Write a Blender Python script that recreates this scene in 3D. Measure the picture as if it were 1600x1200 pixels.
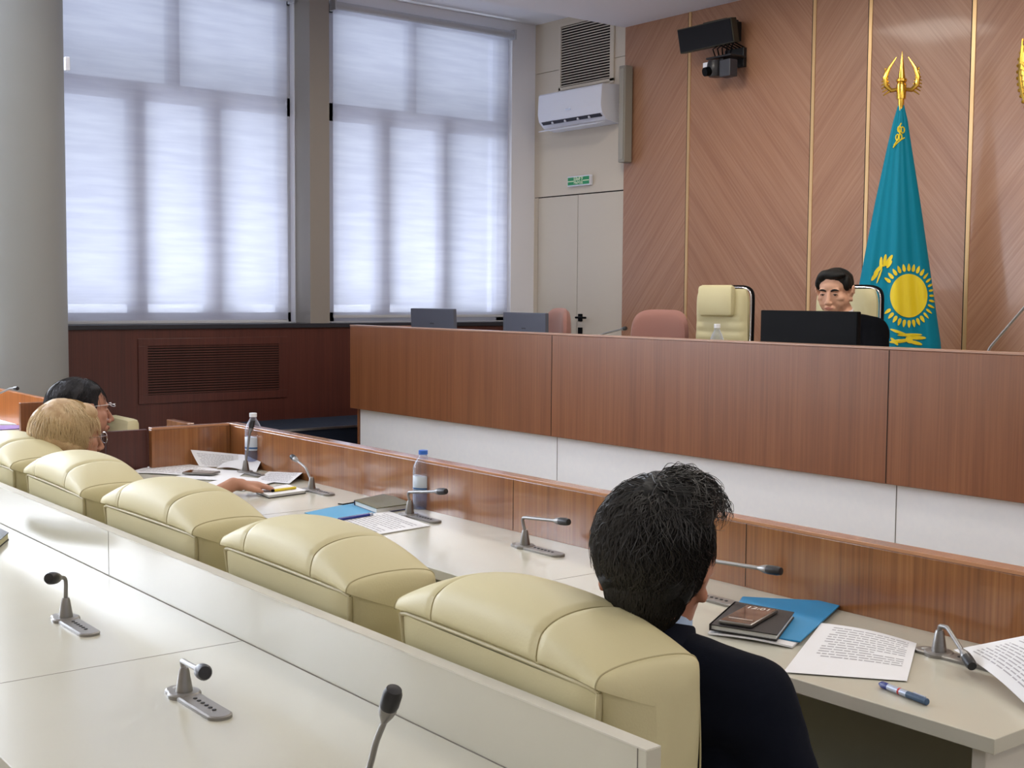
import bpy, bmesh, math, random
from mathutils import Vector, Matrix, Euler, noise
random.seed(7)
for o in list(bpy.data.objects): bpy.data.objects.remove(o)
SC = bpy.context.scene
COL = SC.collection
PI = math.pi

# ------------------------------------------------------------ camera, sky, light, exposure
YAW, PITCH, ROLL, FPX = 0.90649277, 0.06853121, 0.00729968, 1980.3
CAM = Vector((0, 0, 1.445))
fwd = Vector((-math.sin(YAW)*math.cos(PITCH), math.cos(YAW)*math.cos(PITCH), -math.sin(PITCH)))
r0 = Vector((math.cos(YAW), math.sin(YAW), 0)); u0 = r0.cross(fwd)
rt = r0*math.cos(ROLL)+u0*math.sin(ROLL); up = -r0*math.sin(ROLL)+u0*math.cos(ROLL)
cam = bpy.data.objects.new('camera', bpy.data.cameras.new('camera')); COL.objects.link(cam)
cam.matrix_world = Matrix(((rt.x, up.x, -fwd.x, CAM.x), (rt.y, up.y, -fwd.y, CAM.y), (rt.z, up.z, -fwd.z, CAM.z), (0, 0, 0, 1)))
cam.data.sensor_fit = 'HORIZONTAL'; cam.data.sensor_width = 36; cam.data.lens = FPX/1600*36
cam.data.clip_start = 0.05; cam.data.clip_end = 200
SC.camera = cam

def at(px, py, ax, v):
    """point of the place that the photograph shows at (px, py), on the real plane ax = v"""
    d = fwd+rt*((px-800)/FPX)+up*((600-py)/FPX)
    i = 'XYZ'.index(ax)
    return CAM+d*((v-CAM[i])/d[i])

w = bpy.data.worlds.new('daylight'); SC.world = w; w.use_nodes = True
w.node_tree.nodes['Background'].inputs[0].default_value = (0.93, 0.94, 1.0, 1)
w.node_tree.nodes['Background'].inputs[1].default_value = 0.72
SC.view_settings.view_transform = 'Standard'; SC.view_settings.look = 'None'
SC.view_settings.exposure = 0.0; SC.view_settings.gamma = 1.0
try: SC.view_settings.use_curve_mapping = False
except Exception: pass

def area(name, loc, rot, sx, sy, power, col=(1, 1, 1), portal=False, spread=180):
    l = bpy.data.lights.new(name, 'AREA'); l.shape = 'RECTANGLE'; l.size = sx; l.size_y = sy
    l.energy = power; l.color = col; l.spread = math.radians(spread)
    if portal: l.cycles.is_portal = True
    o = bpy.data.objects.new(name, l); COL.objects.link(o); o.location = loc; o.rotation_euler = rot
    return o
# windows of the left wall: (y0, y1)
WINS = [(4.36, 5.93), (2.45, 4.10), (0.55, 2.15), (-1.35, 0.25), (-2.9, -1.65)]
for i, (a, b) in enumerate(WINS):
    area('window_portal', (-7.85, (a+b)/2, 2.34), (0, -PI/2, 0), 2.2, b-a, 0, portal=True)
    # daylight from the bright sky and street, standing outside the glass
    if i < 2: area('window_daylight', (-8.9, (a+b)/2, 2.6), (0, -PI/2, 0), 3.0, (b-a)*1.05, 10, (0.96, 0.96, 1.0))
    else: area('window_daylight', (-7.72, (a+b)/2, 2.35), (0, -PI/2, 0), 2.0, (b-a)*.98, 100, (0.97, 0.97, 1.0))
    # added up-light in place of sunlit street bounce, to brighten the ceiling
    area('added_uplight', (-8.6 if i < 2 else -7.74, (a+b)/2, .9 if i < 2 else 1.9), (0, -PI/2-math.radians(38), 0), 1.2, (b-a)*.95, 42 if i < 2 else 58, (0.97, 0.96, 1.0))
for x in (-5.2, -2.9, -0.6, 1.7):
    for y in (-1.8, 0.3, 2.4, 4.5):
        area('added_ceiling_fill', (x, y, 3.30), (0, 0, 0), 0.6, 0.6, {-1.8: 8, 0.3: 5, 2.4: 9, 4.5: 30}[y], (1.0, 0.93, 0.83))  # unseen lamps added overhead to fill the room with light

# ------------------------------------------------------------ mesh helpers
def V(*a): return Vector(a)
class MB:
    def __init__(s): s.v = []; s.f = []; s.m = []
    def add(s, vs, fs, mi=0):
        n = len(s.v); s.v += [tuple(p) for p in vs]; s.f += [tuple(n+i for i in f) for f in fs]; s.m += [mi]*len(fs)
    def box(s, x0, y0, z0, x1, y1, z1, mi=0, bev=0, M=None):
        bm = bmesh.new(); bmesh.ops.create_cube(bm, size=1)
        bmesh.ops.scale(bm, vec=(x1-x0, y1-y0, z1-z0), verts=bm.verts)
        if bev: bmesh.ops.bevel(bm, geom=list(bm.edges), offset=bev, segments=2, profile=.5, affect='EDGES')
        bmesh.ops.translate(bm, vec=((x0+x1)/2, (y0+y1)/2, (z0+z1)/2), verts=bm.verts)
        if M: bm.transform(M)
        bm.verts.index_update()
        s.add([v.co.copy() for v in bm.verts], [[v.index for v in f.verts] for f in bm.faces], mi); bm.free()
    def tube(s, pts, r, n=10, mi=0, cap=True, sc=None):
        pts = [Vector(p) for p in pts]; k = len(pts)
        rs = r if isinstance(r, (list, tuple)) else [r]*k
        T = []
        for i in range(k):
            t = pts[min(i+1, k-1)]-pts[max(i-1, 0)]
            T.append(t.normalized() if t.length > 1e-9 else V(0, 0, 1))
        a = T[0].orthogonal().normalized(); vs = []
        for i in range(k):
            a = (a-T[i]*a.dot(T[i]));
            a = a.normalized() if a.length > 1e-6 else T[i].orthogonal().normalized()
            b = T[i].cross(a)
            for j in range(n):
                t = 2*PI*j/n; vs.append(pts[i]+(a*math.cos(t)+b*math.sin(t))*rs[i])
        fs = [(i*n+j, i*n+(j+1) % n, (i+1)*n+(j+1) % n, (i+1)*n+j) for i in range(k-1) for j in range(n)]
        if cap: fs += [tuple(reversed(range(n))), tuple((k-1)*n+j for j in range(n))]
        s.add(vs, fs, mi)
    def lathe(s, prof, n=24, mi=0, c=(0, 0, 0), M=None):
        vs = []; k = len(prof)
        for r, z in prof:
            for j in range(n):
                t = 2*PI*j/n; p = V(r*math.cos(t), r*math.sin(t), z)
                if M: p = M @ p
                vs.append(p+Vector(c))
        fs = [(i*n+j, i*n+(j+1) % n, (i+1)*n+(j+1) % n, (i+1)*n+j) for i in range(k-1) for j in range(n)]
        if prof[0][0] > 1e-6: fs.append(tuple(reversed(range(n))))
        if prof[-1][0] > 1e-6: fs.append(tuple((k-1)*n+j for j in range(n)))
        s.add(vs, fs, mi)
    def ell(s, c, r, M=None, rot=None, n=20, m=12, mi=0):
        vs = []; c = Vector(c); R = Euler(rot).to_matrix() if rot else None
        for i in range(m+1):
            ph = PI*i/m
            for j in range(n):
                t = 2*PI*j/n
                p = V(r[0]*math.sin(ph)*math.cos(t), r[1]*math.sin(ph)*math.sin(t), r[2]*math.cos(ph))
                if R: p = R @ p
                p = p+c
                vs.append(M @ p if M else p)
        fs = []
        for i in range(m):
            for j in range(n):
                a, b, c2, d = i*n+j, i*n+(j+1) % n, (i+1)*n+(j+1) % n, (i+1)*n+j
                fs.append((a, d, c2, b))
        bm = bmesh.new(); bv = [bm.verts.new(v) for v in vs]
        for f in fs: bm.faces.new([bv[i] for i in f])
        bmesh.ops.remove_doubles(bm, verts=bm.verts, dist=1e-7); bm.verts.index_update()
        s.add([v.co.copy() for v in bm.verts], [[v.index for v in f.verts] for f in bm.faces], mi); bm.free()
    def cap(s, p0, r0_, p1, r1_, M=None, n=16):
        """tapered limb with round ends"""
        p0 = Vector(p0); p1 = Vector(p1)
        if M: p0 = M @ p0; p1 = M @ p1
        ax = (p1-p0); L = ax.length; ax.normalize(); pts = []; rs = []
        for k in range(6):
            a = PI/2*(1-k/5); pts.append(p0-ax*math.sin(a)*r0_); rs.append(max(1e-4, r0_*math.cos(a)))
        for k in range(6):
            a = PI/2*k/5; pts.append(p1+ax*math.sin(a)*r1_); rs.append(max(1e-4, r1_*math.cos(a)))
        # keep points monotone
        s.tube(pts, rs, n)
    def grid(s, fn, nu, nv, mi=0, closed_v=False):
        vs = [fn(i/nu, j/nv) for i in range(nu+1) for j in range(nv+(0 if closed_v else 1))]
        w_ = nv if closed_v else nv+1
        fs = [(i*w_+j, (i+1)*w_+j, (i+1)*w_+(j+1) % w_ if closed_v else (i+1)*w_+j+1, i*w_+(j+1) % w_ if closed_v else i*w_+j+1)
              for i in range(nu) for j in range(nv)]
        s.add(vs, fs, mi)
    def build(s, name, mats, parent=None, smooth=False, loc=None):
        me = bpy.data.meshes.new(name); me.from_pydata(s.v, [], s.f)
        mats = mats if isinstance(mats, (list, tuple)) else [mats]
        for m in mats: me.materials.append(m)
        if any(s.m): me.polygons.foreach_set('material_index', s.m)
        me.validate()
        bm = bmesh.new(); bm.from_mesh(me); bmesh.ops.recalc_face_normals(bm, faces=bm.faces); bm.to_mesh(me); bm.free()
        if smooth:
            me.polygons.foreach_set('use_smooth', [True]*len(me.polygons))
            try: me.set_sharp_from_angle(angle=math.radians(38 if smooth is True else smooth))
            except Exception: pass
        me.update()
        o = bpy.data.objects.new(name, me); COL.objects.link(o)
        if parent: o.parent = parent
        if loc is not None: o.location = loc
        return o
    def blob(s, name, mats, parent=None, voxel=.006, smooth=6, loc=None, disp=None):
        """one continuous surface grown around all the pieces"""
        o = s.build(name, mats)
        r = o.modifiers.new('r', 'REMESH'); r.mode = 'VOXEL'; r.voxel_size = voxel; r.use_smooth_shade = True
        if smooth: q = o.modifiers.new('s', 'SMOOTH'); q.iterations = smooth; q.factor = .5
        dg = bpy.context.evaluated_depsgraph_get(); dg.update()
        me = bpy.data.meshes.new_from_object(o.evaluated_get(dg))
        bpy.data.objects.remove(o)
        if disp:
            me.vertices.foreach_get
            nn = [v.normal.copy() for v in me.vertices]
            for v, n_ in zip(me.vertices, nn): v.co += n_*disp(v.co)
        me.polygons.foreach_set('use_smooth', [True]*len(me.polygons)); me.name = name; me.update()
        if not me.materials: 
            for m in (mats if isinstance(mats, (list, tuple)) else [mats]): me.materials.append(m)
        ob = bpy.data.objects.new(name, me); COL.objects.link(ob)
        if parent: ob.parent = parent
        if loc is not None: ob.location = loc
        return ob

def tag(o, label=None, cat=None, group=None, kind=None):
    if label: o['label'] = label
    if cat: o['category'] = cat
    if group: o['group'] = group
    if kind: o['kind'] = kind
    return o
def thing(name, label, cat, loc=(0, 0, 0), rz=0, group=None):
    o = bpy.data.objects.new(name, None); COL.objects.link(o); o.location = loc; o.rotation_euler = (0, 0, rz)
    o.empty_display_size = .05
    return tag(o, label, cat, group)
def structure(o): o['kind'] = 'structure'; return o
def dup(root, loc, rz=None, label=None, group=None):
    def cp(o, par):
        c = o.copy(); COL.objects.link(c)
        if par: c.parent = par
        for ch in list(o.children): cp(ch, c)
        return c
    r = cp(root, None); r.location = loc
    if rz is not None: r.rotation_euler = (0, 0, rz)
    if label: r['label'] = label
    if group: r['group'] = group
    return r
def text_mesh(txt, size, mat, parent, M, name='lettering', extrude=.0004, bold=False):
    cu = bpy.data.curves.new('t', 'FONT'); cu.body = txt; cu.size = size; cu.align_x = 'CENTER'; cu.align_y = 'CENTER'
    cu.extrude = extrude
    if bold: cu.offset = size*.02
    o = bpy.data.objects.new('t', cu); COL.objects.link(o)
    dg = bpy.context.evaluated_depsgraph_get(); dg.update()
    me = bpy.data.meshes.new_from_object(o.evaluated_get(dg)); bpy.data.objects.remove(o)
    me.transform(M); me.materials.clear(); me.materials.append(mat); me.name = name
    ob = bpy.data.objects.new(name, me); COL.objects.link(ob); ob.parent = parent
    return ob

# ------------------------------------------------------------ materials
def lin(c):
    return tuple(((x/255)/12.92 if x/255 <= .04045 else ((x/255+.055)/1.055)**2.4) for x in c)+(1,)
def mat(name, c, rough=.5, metal=0, coat=0, bump=None, var=None, spec=.5, trans=0, ior=1.45, sheen=0):
    m = bpy.data.materials.new(name); m.use_nodes = True; nt = m.node_tree; b = nt.nodes['Principled BSDF']
    b.inputs['Base Color'].default_value = lin(c); b.inputs['Roughness'].default_value = rough
    b.inputs['Metallic'].default_value = metal; b.inputs['Specular IOR Level'].default_value = spec
    b.inputs['Coat Weight'].default_value = coat; b.inputs['Coat Roughness'].default_value = .12
    b.inputs['Transmission Weight'].default_value = trans; b.inputs['IOR'].default_value = ior
    b.inputs['Sheen Weight'].default_value = sheen
    tc = nt.nodes.new('ShaderNodeTexCoord')
    if var:   # (scale, other colour, amount)
        n = nt.nodes.new('ShaderNodeTexNoise'); n.inputs['Scale'].default_value = var[0]; n.inputs['Detail'].default_value = 4
        mx = nt.nodes.new('ShaderNodeMix'); mx.data_type = 'RGBA'
        mx.inputs[6].default_value = lin(c); mx.inputs[7].default_value = lin(var[1])
        nt.links.new(tc.outputs['Object'], n.inputs['Vector'])
        mr = nt.nodes.new('ShaderNodeMapRange'); mr.inputs[1].default_value = .35; mr.inputs[2].default_value = .65
        mr.inputs[4].default_value = var[2]
        nt.links.new(n.outputs['Fac'], mr.inputs[0]); nt.links.new(mr.outputs[0], mx.inputs[0])
        nt.links.new(mx.outputs[2], b.inputs['Base Color'])
    if bump:  # (scale, strength)
        n = nt.nodes.new('ShaderNodeTexNoise'); n.inputs['Scale'].default_value = bump[0]; n.inputs['Detail'].default_value = 6
        bp = nt.nodes.new('ShaderNodeBump'); bp.inputs['Strength'].default_value = bump[1]; bp.inputs['Distance'].default_value = .002
        nt.links.new(tc.outputs['Object'], n.inputs['Vector']); nt.links.new(n.outputs['Fac'], bp.inputs['Height'])
        nt.links.new(bp.outputs['Normal'], b.inputs['Normal'])
    return m
def wood(name, cA, cB, cC, rot=(0, 0, 0), scale=(110, 110, 1.6), rough=.3, coat=.3, big=3.0):
    m = bpy.data.materials.new(name); m.use_nodes = True; nt = m.node_tree; b = nt.nodes['Principled BSDF']
    tc = nt.nodes.new('ShaderNodeTexCoord'); mp = nt.nodes.new('ShaderNodeMapping'); mp0 = nt.nodes.new('ShaderNodeMapping')
    mp0.inputs['Rotation'].default_value = rot; mp.inputs['Scale'].default_value = scale
    nt.links.new(tc.outputs['Object'], mp0.inputs['Vector']); nt.links.new(mp0.outputs[0], mp.inputs['Vector'])
    n = nt.nodes.new('ShaderNodeTexNoise'); n.inputs['Scale'].default_value = 1; n.inputs['Detail'].default_value = 5; n.inputs['Roughness'].default_value = .6
    nt.links.new(mp.outputs[0], n.inputs['Vector'])
    mp2 = nt.nodes.new('ShaderNodeMapping'); mp2.inputs['Scale'].default_value = tuple(x/9 if x > 8 else x/2 for x in scale)
    nt.links.new(mp0.outputs[0], mp2.inputs['Vector'])
    n2 = nt.nodes.new('ShaderNodeTexNoise'); n2.inputs['Scale'].default_value = 1; n2.inputs['Detail'].default_value = 2
    nt.links.new(mp2.outputs[0], n2.inputs['Vector'])
    cr = nt.nodes.new('ShaderNodeValToRGB'); e = cr.color_ramp.elements
    e[0].position = .30; e[0].color = lin(cA); e[1].position = .72; e[1].color = lin(cC)
    k = e.new(.5); k.color = lin(cB)
    mx = nt.nodes.new('ShaderNodeMix'); mx.data_type = 'FLOAT'; mx.inputs[0].default_value = .35
    nt.links.new(n.outputs['Fac'], mx.inputs[2]); nt.links.new(n2.outputs['Fac'], mx.inputs[3])
    nt.links.new(mx.outputs[0], cr.inputs['Fac']); nt.links.new(cr.outputs['Color'], b.inputs['Base Color'])
    b.inputs['Roughness'].default_value = rough; b.inputs['Coat Weight'].default_value = coat; b.inputs['Coat Roughness'].default_value = .1
    return m
M = {}
WA, WB, WC = (112, 66, 38), (130, 80, 48), (148, 96, 60)
M['veneer'] = wood('vertical_veneer', WA, WB, WC, rough=.35, coat=.35)
M['veneer_shaded'] = wood('shaded_veneer', (66, 30, 24), (80, 38, 30), (92, 46, 36), rough=.45, coat=.1)  # same wood as the desks, its backlit shade put into the colour
M['veneer_gloss'] = wood('glossy_veneer', (108, 64, 34), (142, 90, 50), (166, 114, 68), rough=.28, coat=.8)
CA, CB, CC = (146, 100, 74), (164, 120, 92), (178, 136, 108)
M['chev_a'] = wood('slanted_veneer_rising', CA, CB, CC, rot=(0, math.radians(-40), 0), scale=(95, 95, 1.6), rough=.42, coat=.15)
M['chev_b'] = wood('slanted_veneer_falling', CA, CB, CC, rot=(0, math.radians(40), 0), scale=(95, 95, 1.6), rough=.42, coat=.15)
M['gold_strip'] = mat('gold_strip', (214, 178, 128), .35, .55)
M['gold'] = mat('polished_gold', (222, 180, 78), .25, 1)
M['laminate'] = mat('cream_laminate', (199, 196, 180), .24, coat=.3, var=(3, (193, 190, 174), .5))
M['laminate_edge'] = mat('cream_laminate_edge', (206, 202, 190), .4)
M['white_panel'] = mat('white_panel', (238, 238, 236), .45, var=(40, (233, 234, 234), .5))
M['seam'] = mat('shadow_gap', (120, 116, 108), .8)
M['darkgap'] = mat('dark_gap', (38, 30, 26), .9)
M['leather'] = mat('cream_leather', (206, 197, 156), .5, bump=(260, .12), spec=.4, var=(5, (205, 196, 152), .5))
M['piping'] = mat('cream_piping', (196, 186, 146), .5)
M['stitch'] = mat('leather_seam', (176, 166, 128), .7)
M['pinkfab'] = mat('dusty_pink_fabric', (150, 106, 96), .9, bump=(400, .3), sheen=.2)
M['chrome'] = mat('chrome', (210, 210, 212), .15, 1)
M['greymetal'] = mat('grey_metal', (138, 136, 134), .35, .85)
M['greyplate'] = mat('grey_plate', (138, 135, 131), .35, .5)
M['darkmetal'] = mat('dark_grey_metal', (52, 52, 54), .4, .5)
M['black'] = mat('black_plastic', (5, 6, 9), .55, spec=.12)
M['blackfab'] = mat('black_grille_cloth', (16, 19, 28), .85)
M['monitor_grey'] = mat('grey_monitor_plastic', (76, 80, 94), .5)
M['beige_wall'] = mat('beige_wall_panel', (214, 203, 186), .6, var=(2, (209, 198, 181), .4))
M['white_wall'] = mat('white_wall_paint', (236, 236, 242), .8)
M['ceiling'] = mat('ceiling_paint', (238, 238, 244), .85)
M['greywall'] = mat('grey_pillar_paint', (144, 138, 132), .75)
M['column'] = mat('column_paint', (150, 152, 149), .6)
M['carpet'] = mat('navy_carpet', (22, 34, 52), .95, bump=(300, .5))
M['floor'] = mat('grey_carpet_floor', (160, 154, 142), .95, bump=(200, .4), var=(6, (150, 144, 132), .5))
M['frame'] = mat('window_frame_paint', (190, 192, 198), .5)
M['aircon'] = mat('white_plastic', (226, 228, 238), .3)
M['green'] = mat('sign_green', (36, 150, 92), .4)
M['signwhite'] = mat('sign_letter', (236, 244, 214), .4)
M['skin_a'] = mat('skin_tan', (176, 122, 96), .5, var=(25, (162, 106, 82), .5), bump=(300, .1))
M['skin_b'] = mat('skin_light', (184, 134, 108), .5, var=(25, (170, 118, 94), .5))
M['skin_c'] = mat('skin_warm', (182, 132, 108), .5, var=(25, (170, 118, 96), .5))
M['skin_d'] = mat('skin_face', (206, 160, 134), .5, var=(12, (198, 150, 124), .5))
M['lip'] = mat('lips', (168, 108, 92), .5)
M['hair_black'] = mat('black_hair', (16, 16, 16), .6, spec=.3, bump=(150, .6))
M['hair_strand'] = mat('black_hair_sheen', (36, 34, 33), .45)  # paler than the hair mass, the sheen is put into the colour
M['hair_dark'] = mat('very_dark_hair', (26, 24, 28), .65, bump=(150, .6))
M['hair_blond'] = mat('blond_hair', (196, 168, 128), .55, var=(40, (166, 134, 96), .8), bump=(150, .6))
M['hair_blond2'] = mat('blond_hair_strands', (212, 188, 148), .45)
M['suit'] = mat('navy_suit_wool', (14, 18, 30), .9, bump=(500, .25), spec=.15)
M['suit_black'] = mat('black_suit_wool', (6, 7, 12), .9, bump=(500, .25), spec=.1)
M['trouser'] = mat('dark_trousers', (22, 24, 32), .9)
M['shirt_blue'] = mat('pale_blue_shirt', (176, 198, 226), .7)
M['shirt_white'] = mat('white_shirt', (228, 228, 232), .7)
M['blouse'] = mat('dark_blouse', (48, 46, 62), .85)
M['blouse2'] = mat('grey_green_cardigan', (96, 98, 88), .9)
M['eyewhite'] = mat('eye_white', (215, 208, 200), .2)
M['iris'] = mat('dark_iris', (22, 14, 10), .15)
M['paper'] = mat('white_paper', (226, 226, 228), .7)
M['ink'] = mat('printed_ink', (168, 166, 170), .8)
M['folder'] = mat('blue_folder', (30, 136, 190), .45)
M['folder_light'] = mat('light_blue_folder', (84, 160, 202), .45)
M['navybook'] = mat('navy_book_cover', (26, 32, 92), .5)
M['reflectbook'] = mat('reflection_tinted_cover', (84, 78, 34), .45)  # olive tone is the chairs' reflection painted into the cover
M['blackbook'] = mat('black_book_cover', (28, 24, 26), .45)
M['pages'] = mat('book_pages', (220, 222, 218), .8)
M['penblue'] = mat('blue_pen_plastic', (24, 44, 130), .25)
M['penslate'] = mat('slate_pen_plastic', (58, 84, 112), .3)
M['pensilver'] = mat('silver_pen_band', (176, 184, 200), .3, .5)
M['red'] = mat('red_mark', (190, 50, 50), .5)
M['yellow'] = mat('yellow_marker', (216, 190, 40), .35)
M['purple'] = mat('purple_folder', (132, 104, 168), .5)
M['screen'] = mat('phone_screen', (58, 34, 26), .08, var=(30, (120, 80, 50), .9), coat=.6)
M['phonetext'] = mat('phone_digits', (235, 225, 215), .4)
M['flag'] = mat('turquoise_satin', (0, 124, 150), .55, spec=.2)
M['flagyellow'] = mat('flag_yellow', (226, 200, 24), .5)
M['capblue'] = mat('blue_bottle_cap', (54, 110, 200), .35)
M['capwhite'] = mat('white_bottle_cap', (226, 228, 232), .35)
M['label_a'] = mat('pale_bottle_label', (206, 216, 226), .4)
M['label_b'] = mat('blue_bottle_label', (60, 100, 150), .4)
M['label_c'] = mat('teal_bottle_label', (96, 160, 170), .4)
def glassy(name, c, rough=.02, mixt=.55, ior=1.25):
    m = bpy.data.materials.new(name); m.use_nodes = True; nt = m.node_tree
    out = nt.nodes['Material Output']; b = nt.nodes['Principled BSDF']
    b.inputs['Base Color'].default_value = lin(c); b.inputs['Roughness'].default_value = rough
    b.inputs['Transmission Weight'].default_value = 1; b.inputs['IOR'].default_value = ior
    t = nt.nodes.new('ShaderNodeBsdfTransparent'); t.inputs[0].default_value = lin(c)
    mx = nt.nodes.new('ShaderNodeMixShader'); mx.inputs[0].default_value = mixt
    nt.links.new(b.outputs[0], mx.inputs[1]); nt.links.new(t.outputs[0], mx.inputs[2]); nt.links.new(mx.outputs[0], out.inputs[0])
    return m
def clear_plastic(name, tint, body, k0, k1):
    m = bpy.data.materials.new(name); m.use_nodes = True; nt = m.node_tree; out = nt.nodes['Material Output']; b = nt.nodes['Principled BSDF']
    b.inputs['Base Color'].default_value = lin(body); b.inputs['Roughness'].default_value = .08
    t = nt.nodes.new('ShaderNodeBsdfTransparent'); t.inputs[0].default_value = lin(tint)
    lw = nt.nodes.new('ShaderNodeLayerWeight'); lw.inputs[0].default_value = .35
    mr = nt.nodes.new('ShaderNodeMapRange'); mr.inputs[3].default_value = k0; mr.inputs[4].default_value = k1
    mx = nt.nodes.new('ShaderNodeMixShader'); nt.links.new(lw.outputs['Facing'], mr.inputs[0]); nt.links.new(mr.outputs[0], mx.inputs[0])
    nt.links.new(t.outputs[0], mx.inputs[1]); nt.links.new(b.outputs[0], mx.inputs[2]); nt.links.new(mx.outputs[0], out.inputs[0]); return m
M['pet'] = clear_plastic('clear_bottle_plastic', (240, 242, 248), (196, 204, 220), .08, .75)
M['water'] = clear_plastic('water', (222, 228, 246), (190, 202, 238), .12, .5)
M['glass'] = glassy('window_glass', (240, 246, 252), mixt=.9, ior=1.1)
M['lens'] = glassy('spectacle_glass', (225, 230, 235), mixt=.8, ior=1.1)
def blind_mat():
    m = bpy.data.materials.new('roller_blind_fabric'); m.use_nodes = True; nt = m.node_tree
    out = nt.nodes['Material Output']; nt.nodes.remove(nt.nodes['Principled BSDF'])
    tc = nt.nodes.new('ShaderNodeTexCoord'); mp = nt.nodes.new('ShaderNodeMapping'); mp.inputs['Scale'].default_value = (1, 2, 22)
    n = nt.nodes.new('ShaderNodeTexNoise'); n.inputs['Scale'].default_value = 1.2; n.inputs['Detail'].default_value = 5
    nt.links.new(tc.outputs['Object'], mp.inputs[0]); nt.links.new(mp.outputs[0], n.inputs[0])
    cr = nt.nodes.new('ShaderNodeValToRGB'); cr.color_ramp.elements[0].color = lin((216, 216, 230)); cr.color_ramp.elements[1].color = lin((234, 234, 244))
    cr.color_ramp.elements[0].position = .35; cr.color_ramp.elements[1].position = .65
    nt.links.new(n.outputs[0], cr.inputs[0])
    tl = nt.nodes.new('ShaderNodeBsdfTranslucent'); df = nt.nodes.new('ShaderNodeBsdfDiffuse'); tr = nt.nodes.new('ShaderNodeBsdfTransparent')
    nt.links.new(cr.outputs[0], tl.inputs[0]); df.inputs[0].default_value = lin((200, 200, 212)); tr.inputs[0].default_value = (.9, .92, 1, 1)
    m1 = nt.nodes.new('ShaderNodeMixShader'); m1.inputs[0].default_value = .35
    nt.links.new(tl.outputs[0], m1.inputs[1]); nt.links.new(df.outputs[0], m1.inputs[2])
    m2 = nt.nodes.new('ShaderNodeMixShader'); m2.inputs[0].default_value = .22
    nt.links.new(m1.outputs[0], m2.inputs[1]); nt.links.new(tr.outputs[0], m2.inputs[2]); nt.links.new(m2.outputs[0], out.inputs[0])
    return m
M['blind'] = blind_mat()

# ------------------------------------------------------------ the setting
def sbox(name, m, *boxes, bev=0):
    b = MB()
    for q in boxes: b.box(*q, bev=bev)
    return structure(b.build(name, m))
XW, YW, XR, YB = -7.6, 6.16, 3.0, -3.2
ZL, ZU, XS = 3.32, 3.50, -6.585
sbox('floor', M['floor'], (XW-.3, YB-.2, -.2, XR+.2, YW+.2, 0))
sbox('ceiling', M['ceiling'], (XS, YB, ZL, XR, YW, ZU+.15), (XW-.3, YB, ZU, XS, YW, ZU+.15))
b = MB()   # window wall with its openings
ys = [YB]+[v for a_, b_ in sorted(WINS) for v in (a_, b_)]+[YW+.2]
for i in range(0, len(ys), 2): b.box(XW-.3, ys[i], 0, XW, ys[i+1], ZU+.15)
for a_, b_ in WINS: b.box(XW-.3, a_, 0, XW, b_, 1.25); b.box(XW-.3, a_, 3.42, XW, b_, ZU+.15)
structure(b.build('wall_left', M['white_wall']))
sbox('wall_right', M['white_wall'], (XR, YB, 0, XR+.2, YW, ZU))
sbox('wall_rear', M['beige_wall'], (XW, YB-.2, 0, XR, YB, ZU))
sbox('wall_back', M['beige_wall'], (XW-.3, YW+.02, 0, XR, YW+.22, ZU+.15))
# beige panelling left of the veneer, with fine joints
b = MB(); SG = .006
b.box(XW, YW-.005, 3.135, XS, YW+.02, ZU); b.box(XW, YW-.005, 2.205, XS, YW+.02, 3.135-.004)
b.box(XW, YW-.005, 0, -7.555, YW+.02, 2.2)
structure(b.build('wall_back_panelling', M['beige_wall']))
sbox('wall_back_joints', M['darkgap'], (XW, YW+.0005, 0, XS, YW+.0195, 2.6))
# pillar between the two windows
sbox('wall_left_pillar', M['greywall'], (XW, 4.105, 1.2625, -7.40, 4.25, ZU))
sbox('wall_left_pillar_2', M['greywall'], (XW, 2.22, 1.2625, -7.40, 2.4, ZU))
# veneered dado under the windows, black sill
sbox('wall_left_dado', M['veneer_shaded'], (-7.6, YB, 0, -7.38, 4.9, 1.235), )
sbox('wall_left_dado_far', M['veneer_shaded'], (-7.6, 4.9, 0, -7.38, YW-.006, 1.235))
sbox('trim_1', mat('black_sill', (40, 42, 50), .4), (-7.62, YB, 1.236, -7.365, YW-.006, 1.262))
# windows: frame, mullions and panes behind the blinds
for i, (a_, b_) in enumerate(WINS):
    x0, x1 = -7.72, -7.66
    b = MB()
    b.box(x0, a_, 1.25, x1, a_+.07, 3.42); b.box(x0, b_-.09, 1.25, x1, b_, 3.42)
    b.box(x0, a_, 1.25, x1, b_, 1.33); b.box(x0, a_, 3.36, x1, b_, 3.42)
    b.box(x0, a_, 2.635, x1, b_, 2.755)
    W_ = b_-a_; pxs = {0: ((637, 650), (586, 609), (680, 699)), 1: ((265, 283), (201, 229), (321, 346))}.get(i)
    bars = [(at(p, 300, 'X', x1).y, at(q, 300, 'X', x1).y) for p, q in pxs] if pxs else [(a_+W_*.45, a_+W_*.50), (a_+W_*.24, a_+W_*.31), (a_+W_*.60, a_+W_*.67)]
    b.box(x0, bars[0][0], 2.755, x1, bars[0][1], 3.36)
    for k in bars[1:]: b.box(x0, k[0], 1.33, x1, k[1], 2.635)
    fr = structure(b.build('window_%d' % (i+1), M['frame']))
    p = MB(); p.box(-7.695, a_+.06, 1.32, -7.69, b_-.08, 3.37); q = p.build('pane', M['glass'], fr)
    s_ = MB(); s_.box(-7.66, a_, 1.25, -7.60, b_, 1.268); s_.build('window_sill', M['frame'], fr)
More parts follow.
